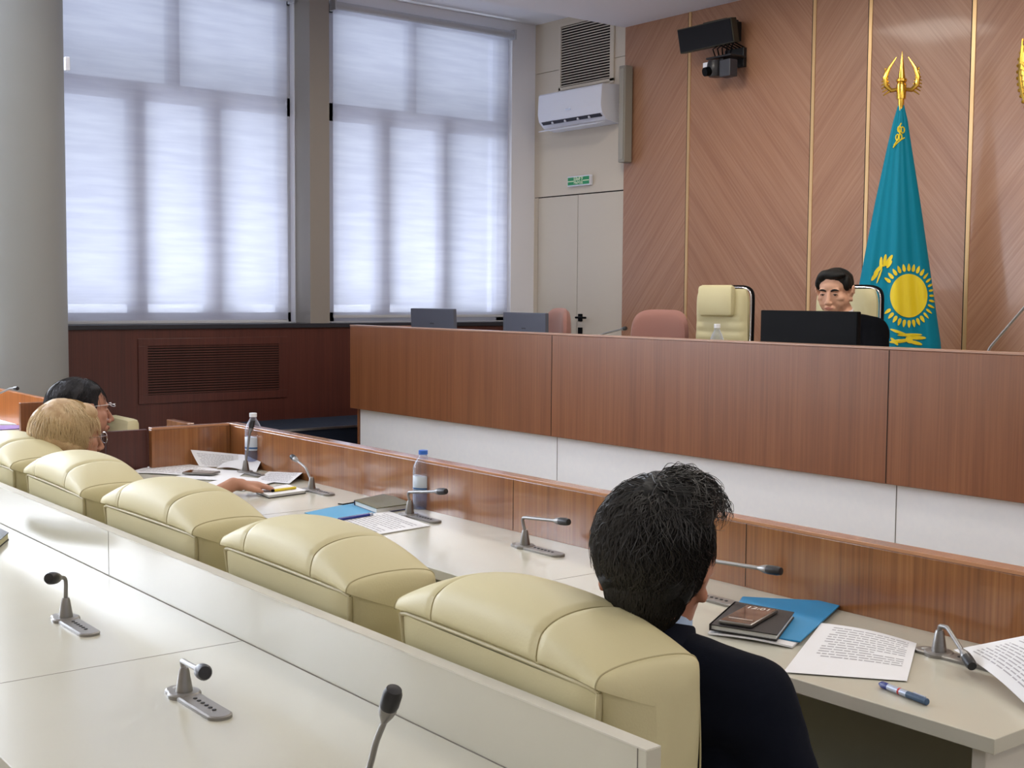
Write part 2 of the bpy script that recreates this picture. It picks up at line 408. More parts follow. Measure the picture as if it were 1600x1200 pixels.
def roller_blind(a_, b_, zb, label, gap=.0):
    t = thing('roller_blind', label, 'blind', (-7.56, (a_+b_)/2, 3.39), 0, 'roller blinds at the windows')
    h = (b_-a_)/2
    f = MB(); f.grid(lambda u, v: V(-.028+.002*math.sin(v*9), -h+.01+u*(2*h-.03), -.01-v*(3.37-zb)), 30, 30); f.build('fabric', M['blind'], t, True)
    r = MB(); r.tube([(0, -h, 0), (0, h, 0)], .027, 14); r.build('roller', M['frame'], t, True)
    c = MB(); c.box(-.036, -h+.01, zb-3.39-.012, -.020, h-.02, zb-3.39+.008, bev=.003); c.build('bottom_bar', M['frame'], t)
    for s in (-1, 1):
        k = MB(); k.box(-.04, s*h-.006, -.035, .035, s*h+.006, .035); k.build('bracket', M['frame'], t)
roller_blind(4.375, 5.905, 1.305, 'sheer white roller blind over the window right of the grey pillar')
roller_blind(2.46, 4.06, 1.275, 'sheer white roller blind over the window between round column and grey pillar')
# round column
b = MB(); b.lathe([(.275, 0), (.275, ZU)], 64, c=(-7.07, 2.11, 0)); o = structure(b.build('wall_column', M['column'], smooth=True))
b = MB(); b.box(-.03, -.012, -.035, .0, .012, .035, bev=.004)
so = b.build('wall_sensor', M['aircon'], loc=at(106, 99, 'Y', 2.25)); tag(so, 'small white sensor box on the right edge of the round column', 'sensor')
# chevron veneer wall
xs = [XS, -5.957, -4.935, -4.535, -3.877, -2.87, -2.47, -1.81, -0.8, 0.3, 1.4, XR]
for i in range(len(xs)-1):
    b = MB(); b.box(xs[i]+.007, YW-.03, 0, xs[i+1]-.007, YW+.02, ZL)
    structure(b.build('wall_back_veneer_%d' % (i+1), M['chev_a'] if i % 2 == 0 else M['chev_b']))
    if i:
        g = MB(); g.box(xs[i]-.010, YW-.034, 0, xs[i]+.012, YW+.018, ZL); structure(g.build('trim_%d' % (i+1), M['gold_strip']))
        g = MB(); g.box(xs[i]-.018, YW-.0305, 0, xs[i]-.0102, YW+.018, ZL); structure(g.build('trim_shadow_gap_%d' % (i+1), M['darkgap']))
# concealed double door
for i, (a_, b_) in enumerate(((-7.55, -7.094), (-7.088, XS-.004))):
    b = MB(); b.box(a_, YW-.004, .3, b_, YW+.0003, 2.196); d = structure(b.build('door_%d' % (i+1), mat('beige_door_%d' % i, (210, 200, 184), .55)))
    if i:
        h = MB(); h.box(-7.07, YW-.012, 1.27, -7.025, YW-.004, 1.325, bev=.002); h.tube([(-7.05, YW-.01, 1.298), (-7.05, YW-.05, 1.298), (-6.94, YW-.05, 1.298)], .008, 8)
        h.build('door_handle', M['black'], d)
        h = MB(); h.box(-7.07, YW-.012, 1.17, -7.025, YW-.004, 1.225, bev=.002); h.build('door_lock', M['black'], d)
# raised platform with carpeted step by the windows
sbox('floor_platform', M['carpet'], (-6.4, 3.95, 0, XR, YW, .3), (XW, 4.6, 0, -6.4, YW, .3))
sbox('floor_step', M['carpet'], (-7.379, 3.42, 0, -6.75, YW-.01, .64), (-6.75, 3.6, 0, -6.46, YW-.01, .32))
sbox('trim_step_nosing', M['greymetal'], (-6.765, 3.42, .634, -6.742, YW-.01, .646))

# ------------------------------------------------------------ wall fittings
# radiator grille in the dado
t = thing('radiator_grille', 'shade-darkened veneer louvre grille set in the dado under the left window', 'grille', (-7.38, 3.42, .98))
y0, y1, z0, z1 = 2.98-3.42, 3.86-3.42, .834-.98, 1.133-.98
b = MB()
for q in ((y0-.06, z1, y1+.06, z1+.045), (y0-.06, z0-.05, y1+.06, z0), (y0-.06, z0, y0, z1), (y1, z0, y1+.06, z1)): b.box(0, q[0], q[1], .008, q[2], q[3], bev=.001)
b.build('frame', M['veneer_shaded'], t)
b = MB(); b.box(0.0, y0, z0, .002, y1, z1); b.build('backing', M['darkgap'], t)
b = MB(); n = 19
for k in range(n):
    z = z0+(k+.5)*(z1-z0)/n; b.box(.001, y0, z-.0038, .008, y1, z+.0038)
b.build('slats', M['veneer_shaded'], t)
# ventilation grille
t = thing('vent_grille', 'beige louvred ventilation grille high on the beige wall above the air conditioner', 'grille', (-7.0, YW-.006, 3.19))
x0, x1, z0, z1 = -.29, .25, -.195, .25
b = MB()
for q in ((x0-.02, z0-.02, x0, z1), (x1, z0-.035, x1+.04, z1), (x0-.02, z0-.02, x1+.04, z0), (x0-.02, z1-.0, x1+.04, z1+.02)): b.box(q[0], -.012, q[1], q[2], 0, q[3], bev=.001)
b.build('frame', M['beige_wall'], t)
b = MB(); b.box(x0, -.001, z0, x1, 0, z1); b.build('backing', M['darkgap'], t)
b = MB(); n = 23
for k in range(n):
    z = z0+(k+.5)*(z1-z0)/n; b.box(x0, -.008, z-.0030, x1, -.001, z+.0030)
b.build('slats', M['beige_wall'], t)
# air conditioner
t = thing('air_conditioner', 'white split air conditioner with open flap under the vent grille', 'air conditioner', (-6.965, YW-.006, 2.80))
hw = .345
prof = [(0, .135), (-.19, .125), (-.20, .115), (-.208, -.02), (-.195, -.075), (-.15, -.118), (-.05, -.135), (0, -.13)]
b = MB(); k = len(prof)
vs = [V(s*hw, y, z) for s in (-1, 1) for y, z in prof]
b.add(vs, [(i, (i+1) % k, k+(i+1) % k, k+i) for i in range(k)]+[tuple(range(k)), tuple(range(k, 2*k))]); b.build('body', M['aircon'], t)
b = MB(); b.add([(-hw+.03, -.199, -.079), (hw-.02, -.199, -.079), (hw-.02, -.180, -.098), (-hw+.03, -.180, -.098), (-hw+.03, -.190, -.074), (hw-.02, -.190, -.074), (hw-.02, -.172, -.093), (-hw+.03, -.172, -.093)], [(0, 1, 2, 3), (4, 5, 6, 7), (0, 1, 5, 4), (1, 2, 6, 5), (2, 3, 7, 6), (3, 0, 4, 7)]); b.build('outlet', mat('outlet_dark', (50, 50, 62), .6), t)
b = MB(); b.add([(-hw+.03, -.150, -.124), (hw-.02, -.150, -.124), (hw-.02, -.225, -.146), (-hw+.03, -.225, -.146), (-hw+.03, -.150, -.129), (hw-.02, -.150, -.129), (hw-.02, -.225, -.151), (-hw+.03, -.225, -.151)], [(0, 1, 2, 3), (4, 5, 6, 7), (0, 1, 5, 4), (1, 2, 6, 5), (2, 3, 7, 6), (3, 0, 4, 7)]); b.build('flap', M['aircon'], t)
for xx in (-.2, -.06, .08, .2):
    b = MB(); b.box(xx, -.198, -.098, xx+.012, -.185, -.084); b.build('louvre', M['aircon'], t)
b = MB(); b.box(-.03, -.2095, -.022, .025, -.206, -.010); b.build('badge', M['chrome'], t)
# column speaker
t = thing('column_loudspeaker', 'tall narrow grey column loudspeaker at the edge of the veneer wall', 'loudspeaker', (-6.51, YW-.035, 2.71))
b = MB(); b.box(-.032, -.085, -.33, .032, -.012, .33, bev=.006); b.build('cabinet', mat('grey_speaker', (150, 146, 136), .5), t)
b = MB(); b.box(-.022, -.090, -.31, .022, -.0855, .31, bev=.002); b.build('grille', mat('grey_speaker_cloth', (164, 160, 150), .8), t)
b = MB(); b.box(-.015, -.013, -.2, .015, .0, .2); b.build('bracket', M['darkmetal'], t)
# exit sign
t = thing('exit_sign', 'small green and white exit sign above the beige double door', 'sign', (-7.052, YW-.006, 2.295))
b = MB(); b.box(-.125, -.03, -.037, .125, 0, .037, bev=.004); b.build('housing', M['aircon'], t)
b = MB(); b.box(-.118, -.0315, -.028, .118, -.0302, .028); b.build('green_face', M['green'], t)
for q in (-.083, .083): b = MB(); b.box(q-.033, -.0322, -.004, q+.033, -.0316, .002); b.build('stripe', M['signwhite'], t)
RX = Matrix.Rotation(PI/2, 4, 'X')
text_mesh('ШЫҒУ', .034, M['signwhite'], t, Matrix.Translation((0, -.0322, .014)) @ RX, bold=True)
text_mesh('ВЫХОД', .026, M['signwhite'], t, Matrix.Translation((0, -.0322, -.013)) @ RX, bold=True)
# wall loudspeaker + cameras
t = thing('wall_loudspeaker', 'black box loudspeaker tilted down, hung high on the veneer wall', 'loudspeaker', at(1102, 56, 'Y', YW-.22))
MR = Matrix.Rotation(math.radians(14), 4, 'Z') @ Matrix.Rotation(math.radians(10), 4, 'X') @ Matrix.Rotation(math.radians(-4.5), 4, 'Y')
b = MB(); b.box(-.195, 0, -.076, .195, .07, .076, bev=.004, M=MR); b.build('cabinet', mat('olive_black_cabinet', (58, 58, 48), .5), t)
b = MB(); b.box(-.188, -.006, -.069, .188, -.0008, .069, M=MR); b.build('grille', M['blackfab'], t)
b = MB(); b.box(.06, .06, -.03, .13, .189, .09); b.box(-.06, .04, .085, .14, .15, .095); b.build('bracket', M['darkmetal'], t)
t = thing('pan_tilt_camera', 'dark conference camera on a wall arm under the box loudspeaker', 'camera', at(1119, 98, 'Y', YW-.20))
b = MB(); b.box(-.09, .0, .03, .12, .14, .042, bev=.003); b.box(.0, .03, -.01, .03, .09, .03); b.box(-.06, .14, -.02, .10, .169, .10, bev=.003); b.build('bracket', M['darkmetal'], t)
b = MB(); b.lathe([(0, -.075), (.04, -.07), (.052, -.03), (.052, .0), (.045, .03), (0, .032)], 24, c=(-.035, .03, -.01)); b.build('body', mat('camera_body', (46, 46, 50), .35), t, True)
b = MB(); b.tube([(-.045, .0, -.045), (-.055, -.045, -.055)], [.03, .028], 20); b.build('lens', M['black'], t, True)
b = MB(); b.box(.035, -.01, -.095, .125, .06, .01, bev=.005); b.build('power_box', mat('camera_box', (64, 66, 74), .5), t)
b = MB(); b.box(-.115, .0, -.02, -.075, .06, .015, bev=.004); b.build('white_module', M['aircon'], t)
b = MB()
for k in range(5):
    q = -.06+.03*k; b.tube([(q, .06, .045), (q+.02, .01+.01*k, .09), (q+.04, .05, .12), (q+.03, .16, .10)], .0045, 6)
b.build('cables', M['black'], t, True)
# gold emblem at the right edge
t = thing('state_emblem', 'round gold state emblem high on the veneer wall at the right edge', 'emblem', (-3.235, YW-.031, 2.615))
b = MB()
for rr, r2 in ((.345, .02), (.29, .008), (.2, .012)):
    b.tube([(rr*math.cos(2*PI*k/64), -.025, rr*math.sin(2*PI*k/64)) for k in range(65)], r2, 8)
for k in range(72):
    a_ = 2*PI*k/72; c_, s_ = math.cos(a_), math.sin(a_); b.cap((.30*c_, -.028, .30*s_), .007, (.365*c_, -.03, .365*s_), .010, n=8)
b.build('rim', M['gold'], t, True)
b = MB(); b.lathe([(0, .001), (.30, .001), (.30, .012), (0, .02)], 48, M=Matrix.Rotation(PI/2, 4, 'X')); b.build('disc', mat('emblem_blue', (30, 120, 160), .4), t)
b = MB()
for k in range(32):
    a_ = 2*PI*k/32; c_, s_ = math.cos(a_), math.sin(a_); b.cap((.05*c_, -.024, .05*s_), .009, (.18*c_, -.024, .18*s_), .004, n=8)
b.build('rays', M['gold'], t, True)
for s in (-1, 1):
    b = MB()
    for k in range(7):
        b.tube([(s*.24, -.04, -.16+.02*k), (s*(.30+.006*k), -.05, -.14+.03*k), (s*(.31+.004*k), -.05, -.05+.035*k)], [.012, .016, .004], 8)
    b.build('wing', M['gold'], t, True)

# ------------------------------------------------------------ flag
FP = V(-4.03, 5.72, .3)
t = thing('flag', 'turquoise national flag with yellow sun draped on a gold-tipped pole beside the chair', 'flag', FP)
b = MB(); b.tube([(0, 0, .03), (0, 0, 2.20)], .0125, 12); b.build('pole', M['gold'], t, True)
b = MB(); b.lathe([(0, 0), (.19, 0), (.19, .02), (.05, .035), (.025, .06), (.02, .1), (0, .1)], 32); b.build('base', M['gold'], t, True)
LAT = V(.80, .60, 0); TOW = V(.60, -.80, 0)
def flag_r(z):   # z above platform -> (left, right half width)
    zs = [.12, .91, 1.24, 1.65, 1.95, 2.08, 2.19]; L = [.25, .225, .185, .118, .062, .036, .006]; R_ = [.26, .235, .180, .112, .058, .036, .008]
    for i in range(len(zs)-1):
        if z <= zs[i+1]:
            k = max(0, (z-zs[i])/(zs[i+1]-zs[i])); return L[i]+(L[i+1]-L[i])*k, R_[i]+(R_[i+1]-R_[i])*k
    return L[-1], R_[-1]
def flag_pt(q, z, off=0):   # q in -1..1 across
    L_, R_ = flag_r(z); hx = (L_+R_)/2; cx = (R_-L_)/2
    fold = 1+.10*math.sin(q*7+1.2)+.05*math.sin(q*17+z*1.5)
    d = math.sqrt(max(0, 1-q*q))*.55*hx*fold
    return LAT*(cx+q*hx)+TOW*(d+off)+V(0, 0, z)
def flag_loop(u, v):
    z = .12+u*(2.19-.12); a_ = 2*PI*v
    if a_ < PI: return flag_pt(math.cos(a_), z)
    L_, R_ = flag_r(z); hx = (L_+R_)/2; cx = (R_-L_)/2
    return LAT*(cx+math.cos(a_)*hx)+TOW*(math.sin(a_)*.35*hx*(1+.12*math.sin(a_*9)))+V(0, 0, z)
b = MB(); b.grid(flag_loop, 80, 120, closed_v=True); b.build('cloth', M['flag'], t, True)
def flag_px(px, py):   # local (q, z) of a printed mark
    p = at(px, py, 'Y', 5.60)-FP
    # intersect with cloth plane through pole facing the room
    d = (at(px, py, 'Y', 5.60)-CAM); k = ((FP+TOW*.08-CAM).dot(TOW))/d.dot(TOW); p = CAM+d*k-FP
    L_, R_ = flag_r(p.z); hx = (L_+R_)/2; cx = (R_-L_)/2
    return max(-.999, min(.999, (p.dot(LAT)-cx)/hx)), p.z
def decal(b, pts, n=6, off=.004):
    """filled outline laid on the cloth: fan of small strips"""
    cx = sum(p[0] for p in pts)/len(pts); cy = sum(p[1] for p in pts)/len(pts)
    vs = []; K = len(pts)
    for i in range(n+1):
        k = i/n
        for p in pts:
            q, z = flag_px(cx+(p[0]-cx)*k, cy+(p[1]-cy)*k); vs.append(flag_pt(q, z, off))
    fs = [(i*K+j, i*K+(j+1) % K, (i+1)*K+(j+1) % K, (i+1)*K+j) for i in range(n) for j in range(K)]
    b.add(vs, fs)
def ellipse_pts(cx, cy, rx, ry, ang=0, n=24, tip=0):
    out = []
    for k in range(n):
        a_ = 2*PI*k/n; x = rx*math.cos(a_); y = ry*math.sin(a_)*(1-tip*math.cos(a_))
        out.append((cx+x*math.cos(ang)-y*math.sin(ang), cy+x*math.sin(ang)+y*math.cos(ang)))
    return out
b = MB(); decal(b, ellipse_pts(1420, 462, 29.5, 34, n=40), 10); b.build('sun_emblem', M['flagyellow'], t, True)
b = MB()
for k in range(32):
    a_ = 2*PI*k/32; ex, ey = math.cos(a_), math.sin(a_)
    cx, cy = 1420+37.5*ex+(.8 if ex > 0 else -2.6)*abs(ex), 462+44*ey
    if cx < 1386: continue
    decal(b, ellipse_pts(cx, cy, 6.2, 2.6 if ex < .6 else 1.8, math.atan2(ey*1.15, ex), 10, .4), 2)
b.build('sun_rays', M['flagyellow'], t, True)
EA = ((1384, 415, 1394, 399, 3), (1381, 416, 1384, 398, 2.6), (1386, 418, 1393, 408, 2.4), (1376, 420, 1377, 402, 2.4), (1379, 414, 1366, 428, 3), (1372, 424, 1362, 438, 3),
                                 (1378, 420, 1370, 442, 1.4), (1391, 514, 1418, 524, 2.4), (1402, 523, 1440, 523, 2.4), (1418, 527, 1446, 528, 3), (1418, 532, 1440, 538, 2.8), (1390, 534, 1420, 531, 3), (1392, 528, 1402, 538, 2.5), (1416, 527, 1424, 534, 5))
for nm in (0, 1):
  b = MB()
  for (x0_, y0_, x1_, y1_, w_) in (EA[:7] if nm == 0 else EA[7:]):
    decal(b, ellipse_pts((x0_+x1_)/2, (y0_+y1_)/2, math.hypot(x1_-x0_, y1_-y0_)/2+1, w_, math.atan2(y1_-y0_, x1_-x0_), 12), 2)
  b.build('eagle_wing' if nm == 0 else 'eagle_tail', M['flagyellow'], t, True)
b = MB()
def decal_line(b, pts, r=.0035):
    P = []
    for p in pts: q, z = flag_px(*p); P.append(flag_pt(q, z, .003))
    b.tube(P, r, 6)
for c_ in ((1406, 200), (1411, 201), (1403, 213), (1407, 212)):
    decal_line(b, [(c_[0]+2.8*math.cos(k*PI/4), c_[1]+5*math.sin(k*PI/4)) for k in range(9)])
decal_line(b, [(1409, 190), (1405, 198), (1407, 208), (1402, 218), (1397, 226)]); decal_line(b, [(1414, 213), (1408, 217), (1400, 224), (1396, 229)])
b.build('ornament', M['flagyellow'], t, True)
fn = MB(); fn.lathe([(0, -.07), (.013, -.07), (.016, -.05), (.016, -.03), (.024, -.03), (.026, .04), (.020, .055), (.027, .06), (.027, .072), (.018, .076), (.017, .09), (0, .22)], 16, c=(0, 0, 2.22))
fi = fn.build('finial', M['gold'], t, True)
for s in (-1, 1):
    b = MB(); L2 = LAT
    arc = [(.02, .02), (.05, .015), (.078, .04), (.082, .08), (.065, .13), (.03, .185)]
    b.tube([L2*(s*x)+V(0, 0, 2.22+z) for x, z in arc], [.010, .012, .013, .012, .009, .003], 8)
    for k in range(8):
        z = .0+k*.016; b.cap(L2*(s*(.055+.004*k))+V(0, 0, 2.235+z), .006, L2*(s*(.088+.004*math.sin(k*.5)*3))+V(0, 0, 2.212+z*1.1), .003, n=6)
    b.build('wing', M['gold'], fi, True)

# ------------------------------------------------------------ dais counter
def seams_x(b, xs_, y, z0_, z1_, th=.0016, d=.0012):
    for x in xs_: b.box(x-th, y-d, z0_, x+th, y+.0005, z1_)
DY = 3.83
t = thing('presidium_counter', 'long raised counter with dark veneer front over a white plinth', 'counter', (-3.5, DY, 0))
def dx(x): return x+3.5
b = MB(); xsd = [-6.435, -5.485, -4.588, -3.380, -2.718, -1.5, -.4, .7]
b.box(dx(-6.435), 0, .787, dx(.7), .05, 1.268, bev=.003); b.build('front_panel', M['veneer'], t)
b = MB(); b.box(dx(-6.435), -.002, 1.2685, dx(.7), .055, 1.276, bev=.001); b.build('cap_rail', mat('cap_highlight_edge', (176, 138, 118), .3, coat=.4), t)  # paler than the front, the top edge highlight is in its colour
for x in (-4.588, -2.718, -1.1): b = MB(); seams_x(b, [dx(x)], 0, .79, 1.266); b.build('panel_joint', M['darkgap'], t)
b = MB(); b.box(dx(-6.41), .055, 0, dx(.65), .075, .786); b.build('plinth', M['white_panel'], t)
for x in (-4.607, -2.71, -.9): b = MB(); seams_x(b, [dx(x)], .055, .01, .785); b.build('plinth_joint', M['seam'], t)
b = MB(); b.box(dx(-6.43), .05, 1.04, dx(.7), .72, 1.07, bev=.002); b.build('worktop', M['laminate'], t)
b = MB(); b.box(dx(-6.435), .0505, .3, dx(-6.415), .70, 1.268); b.build('end_panel', M['veneer'], t)

# ------------------------------------------------------------ front desk row
FY0, FY1, FX0, FX1 = 1.82, 2.31, -4.845, -1.075
t = thing('front_desk', 'long cream desk row with veneer screen, where the man in the navy jacket sits', 'desk', (-3, 2.1, 0))
def T(x, y): return x+3, y-2.1
b = MB(); b.box(FX0+3, FY0-2.1, .724, FX1+3, FY1-2.1, .75, bev=.0015); b.build('desktop', M['laminate'], t)
for x in (-2.36, -3.62): b = MB(); b.box(x+3-.0008, FY0-2.1, .7499, x+3+.0008, FY1-2.1, .7503); b.build('desktop_joint', M['seam'], t)
b = MB(); b.box(FX0+3-.03, FY1-2.1, .0, FX1+3+.02, FY1-2.1+.034, .905, bev=.002); b.build('screen_panel', M['veneer_gloss'], t)
b = MB(); b.box(FX0+3-.03, FY1-2.1-.002, .9055, FX1+3+.02, FY1-2.1+.045, .914, bev=.001); b.build('screen_cap', mat('screen_cap_edge', (186, 134, 100), .12, coat=.9), t)
for x in (3-2.94, 3-2.03): b = MB(); seams_x(b, [x], FY1-2.1, .752, .904, .001, .0006); b.build('screen_joint', M['darkgap'], t)
b = MB(); b.box(FX0+3-.03, 1.97-2.1, 0, FX0+3, FY1-2.1-.001, .905, bev=.002); b.build('end_screen', M['veneer_gloss'], t)
b = MB(); b.box(FX0+3-.032, 1.97-2.1, .9055, FX0+3+.002, FY1-2.1-.003, .914, bev=.001); b.build('end_screen_cap', mat('screen_cap_edge_2', (186, 134, 100), .12, coat=.9), t)
mg = mat('grey_modesty_panel', (178, 178, 160), .6)
b = MB(); b.box(FX0+3, FY1-2.1-.06, 0, FX1+3-.04, FY1-2.1-.045, .7235); b.build('modesty_panel', mg, t)
for x in (FX1-.045, -2.36, -3.62, FX0+.03):
    b = MB(); b.box(x+3-.013, FY0-2.1+.03, 0, x+3+.013, FY1-2.1-.061, .7235, bev=.002); b.build('leg', M['laminate_edge'], t)
o = MB(); o.box(-4.90, 1.80, 0, -4.878, 1.965, .905, bev=.002)
tag(o.build('side_screen', M['veneer_shaded']), 'shade-darkened veneer side screen at the far end of the cream desk row', 'screen')

# ------------------------------------------------------------ near desk row with its screen
NY = 1.126
t = thing('near_desk', 'cream desk with low laminate screen in the foreground, behind the leather chairs', 'desk', (-3, .85, 0))
b = MB(); b.box(-6.2+3, .545-.85, .724, -1.15+3, NY-.85, .75, bev=.0015); b.build('desktop', M['laminate'], t)
for x in (-2.31, -4.05, -4.9): b = MB(); b.box(x+3-.0008, .545-.85, .7499, x+3+.0008, NY-.85, .7503); b.build('desktop_joint', M['seam'], t)
b = MB(); b.box(-6.2+3, NY-.85-.003, .7499, -1.15+3, NY-.85, .7504); b.build('screen_foot_gap', M['seam'], t)
b = MB(); b.box(-6.2+3, NY-.85, 0, -1.15+3, NY-.85+.026, .862, bev=.0012); b.build('screen_panel', M['laminate'], t)
b = MB(); b.box(-6.2+3, NY-.85-.0006, .8606, -1.151+3, NY-.85+.0265, .8628); b.build('screen_edge', M['laminate_edge'], t)
for x in (3-3.05, 3-4.4, 3-1.167): b = MB(); seams_x(b, [x], NY-.85, .752, .861, .0008, .0005); b.build('screen_joint', M['seam'], t)
for x in (-1.2, -2.31, -3.52, -4.7):
    b = MB(); b.box(x+3-.013, .58-.85, 0, x+3+.013, NY-.85-.002, .7235, bev=.002); b.build('leg', M['laminate_edge'], t)

# ------------------------------------------------------------ leather armchairs of the front row
def chair_profile(u):
    """rear bottom -> rear seam -> crown -> front bottom; u in -1..1 across the width"""
    a = abs(u); e = max(0, (a-.80)/.20)
    arch = (1-a**2.6)
    top = .928+.057*arch
    P = [(.035, .46), (.02, .60), (.008, .75), (.0, .885)]
    for k in range(11):
        ph = PI*(1-k/10)*.985+.02; P.append((.083+.098*math.cos(ph)*(1+.03*arch), .893+(top-.893)*max(0, math.sin(ph))**.48))
    P += [(.186, .84), (.190, .76), (.188, .68), (.182, .58), (.17, .46)]
    return P
def make_chair(label, group):
    t = thing('leather_armchair', label, 'chair', (0, 0, 0), 0, group)
    HW = .277
    def catmull(P, n):
        out = []
        for i in range(len(P)-1):
            p0, p1, p2, p3 = P[max(i-1, 0)], P[i], P[i+1], P[min(i+2, len(P)-1)]
            for k in range(n):
                s = k/n
                out.append(tuple(.5*((2*p1[c])+(-p0[c]+p2[c])*s+(2*p0[c]-5*p1[c]+4*p2[c]-p3[c])*s*s+(-p0[c]+3*p1[c]-3*p2[c]+p3[c])*s**3) for c in (0, 1)))
        out.append(P[-1]); return out
    NU = 56; rows = []
    for i in range(NU+1):
        u = -1+2*i/NU
        pr_ = catmull(chair_profile(u), 4)
        # rounded ends: last columns shrink towards the profile centre
        a = abs(u)
        rows.append((u, pr_))
    us = []
    b = MB(); vs = []; npf = len(rows[0][1])
    for (u, pr_) in rows:
        a = abs(u)
        for (y, z) in pr_:
            x = u*HW
            if z < .9: x *= 1-.10*((.9-z)/.45)      # narrows downwards
            else: x *= 1.0
            # stitched grooves between the three headrest fields
            g = 0
            for s in (-.5714, .50):
                g += math.exp(-((u-s)/.012)**2)
            if z > .90 or y > .03: 
                c_ = V(0, .085, .80); d = V(0, y, z)-c_; d.normalize(); y -= d.y*.005*g; z -= d.z*.005*g
            vs.append(V(x, y, z))
    b.add(vs, [(i*npf+j, (i+1)*npf+j, (i+1)*npf+j+1, i*npf+j+1) for i in range(NU) for j in range(npf-1)]+[(i*npf+npf-1, (i+1)*npf+npf-1, (i+1)*npf, i*npf) for i in range(NU)])
    # domed side faces
    for e_, sgn in ((0, -1), (NU, 1)):
        loop = [vs[e_*npf+j] for j in range(npf)]
        c_ = sum(loop, V(0, 0, 0))/npf; rings = [loop]
        for k, (sh, bu) in enumerate(((.97, .007), (.90, .013), (.75, .019), (.5, .023), (.2, .025))):
            rings.append([V(p.x+sgn*bu, c_.y+(p.y-c_.y)*sh, c_.z+(p.z-c_.z)*(1-(1-sh)*.55)) for p in loop])
        vv = [p for r_ in rings for p in r_]
        K = npf
        b.add(vv, [(i*K+j, i*K+(j+1) % K, (i+1)*K+(j+1) % K, (i+1)*K+j) for i in range(len(rings)-1) for j in range(K)]+[tuple((len(rings)-1)*K+j for j in range(K))])
    bo = b.build('backrest', M['leather'], t, smooth=50)
    # piping of the rear panel and stitched seams
    p = MB()
    zs = .893
    p.tube([(-HW*.985, -.003, zs-.004)]+[(x*HW, -.007, zs+.004*math.cos(x*1.2)) for x in [-.9+.15*k for k in range(13)]]+[(HW*.985, -.003, zs-.004)], .0042, 8)
    for s in (-1, 1): p.tube([(s*HW*.985, -.004, zs-.002), (s*HW*.965, -.001, .85), (s*HW*.93, .004, .76), (s*HW*.90, .014, .62), (s*HW*.885, .024, .5)], .0052, 8)
    p.build('piping', M['piping'], t, True)
    # rear panel, a slab slightly proud of the shell
    r = MB(); 
    def rp(u, v):
        z = .892-v*.42; f = 1-.09*v; yy = -.004+.034*v**1.5
        return V((u*2-1)*HW*.96*f, yy-.006*math.sin(PI*min(1, u*12) / 2)*math.sin(PI/2*min(1, (1-u)*12)), z)
    r.grid(rp, 24, 12); r.build('rear_panel', M['leather'], t, True)
    for u in (-.5714, .50):
        sm = MB()
        pts = [V(u*HW, y, z) for (y, z) in catmull(chair_profile(u), 4) if z > .905 or y > .1]
        c_ = V(u*HW, .085, .80)
        pts = [q-(q-c_).normalized()*.0036 for q in pts]; sm.tube(pts, .0010, 5); sm.build('seam', M['stitch'], t, True)
    for s in (-1, 1):
        sm = MB()
        pts = [V(s*(HW+.000), y, z) for (y, z) in catmull(chair_profile(1), 4) if z > .895 or y > .1]
        sm.tube(pts, .0016, 5); sm.build('seam', M['stitch'], t, True)
    s_ = MB(); s_.box(-.25, .14, .32, .25, .60, .405, bev=.03); s_.build('seat', M['leather'], t, True)
    for s in (-1, 1):
        a_ = MB(); a_.tube([(s*.27, .20, .38), (s*.285, .20, .58), (s*.285, .24, .62), (s*.285, .46, .62), (s*.285, .50, .58), (s*.27, .50, .38)], .018, 10); a_.build('armrest', M['leather'], t, True)
    c_ = MB(); c_.tube([(0, .38, .08), (0, .38, .33)], .03, 14); c_.build('gas_lift', M['chrome'], t, True)
    f_ = MB()
    for k in range(5):
        an = 2*PI*k/5+.3; f_.cap((0, .38, .09), .022, (.28*math.cos(an), .38+.28*math.sin(an), .065), .014, n=10)
        f_.ell((.28*math.cos(an), .38+.28*math.sin(an), .028), (.02, .028, .028))
    f_.build('base', M['chrome'], t, True)
    return t
GR = 'cream leather armchairs of the front row'
ch = make_chair('cream leather armchair nearest the camera, under the man in navy', GR)
ch.location = (-1.570, 1.192, 0); ch.rotation_euler = (0, 0, math.radians(-2.5))
dup(ch, (-2.275, 1.2, 0), math.radians(-1), 'empty cream leather armchair next behind the nearest one')
dup(ch, (-2.975, 1.2, 0), math.radians(1), 'empty cream leather armchair third from the camera, middle of the row')
dup(ch, (-3.665, 1.2, 0), math.radians(-2), 'cream leather armchair in front of the blond woman chin')
dup(ch, (-4.33, 1.2, 0), math.radians(1), 'cream leather armchair cut by the left edge of the photo, blond woman seat')

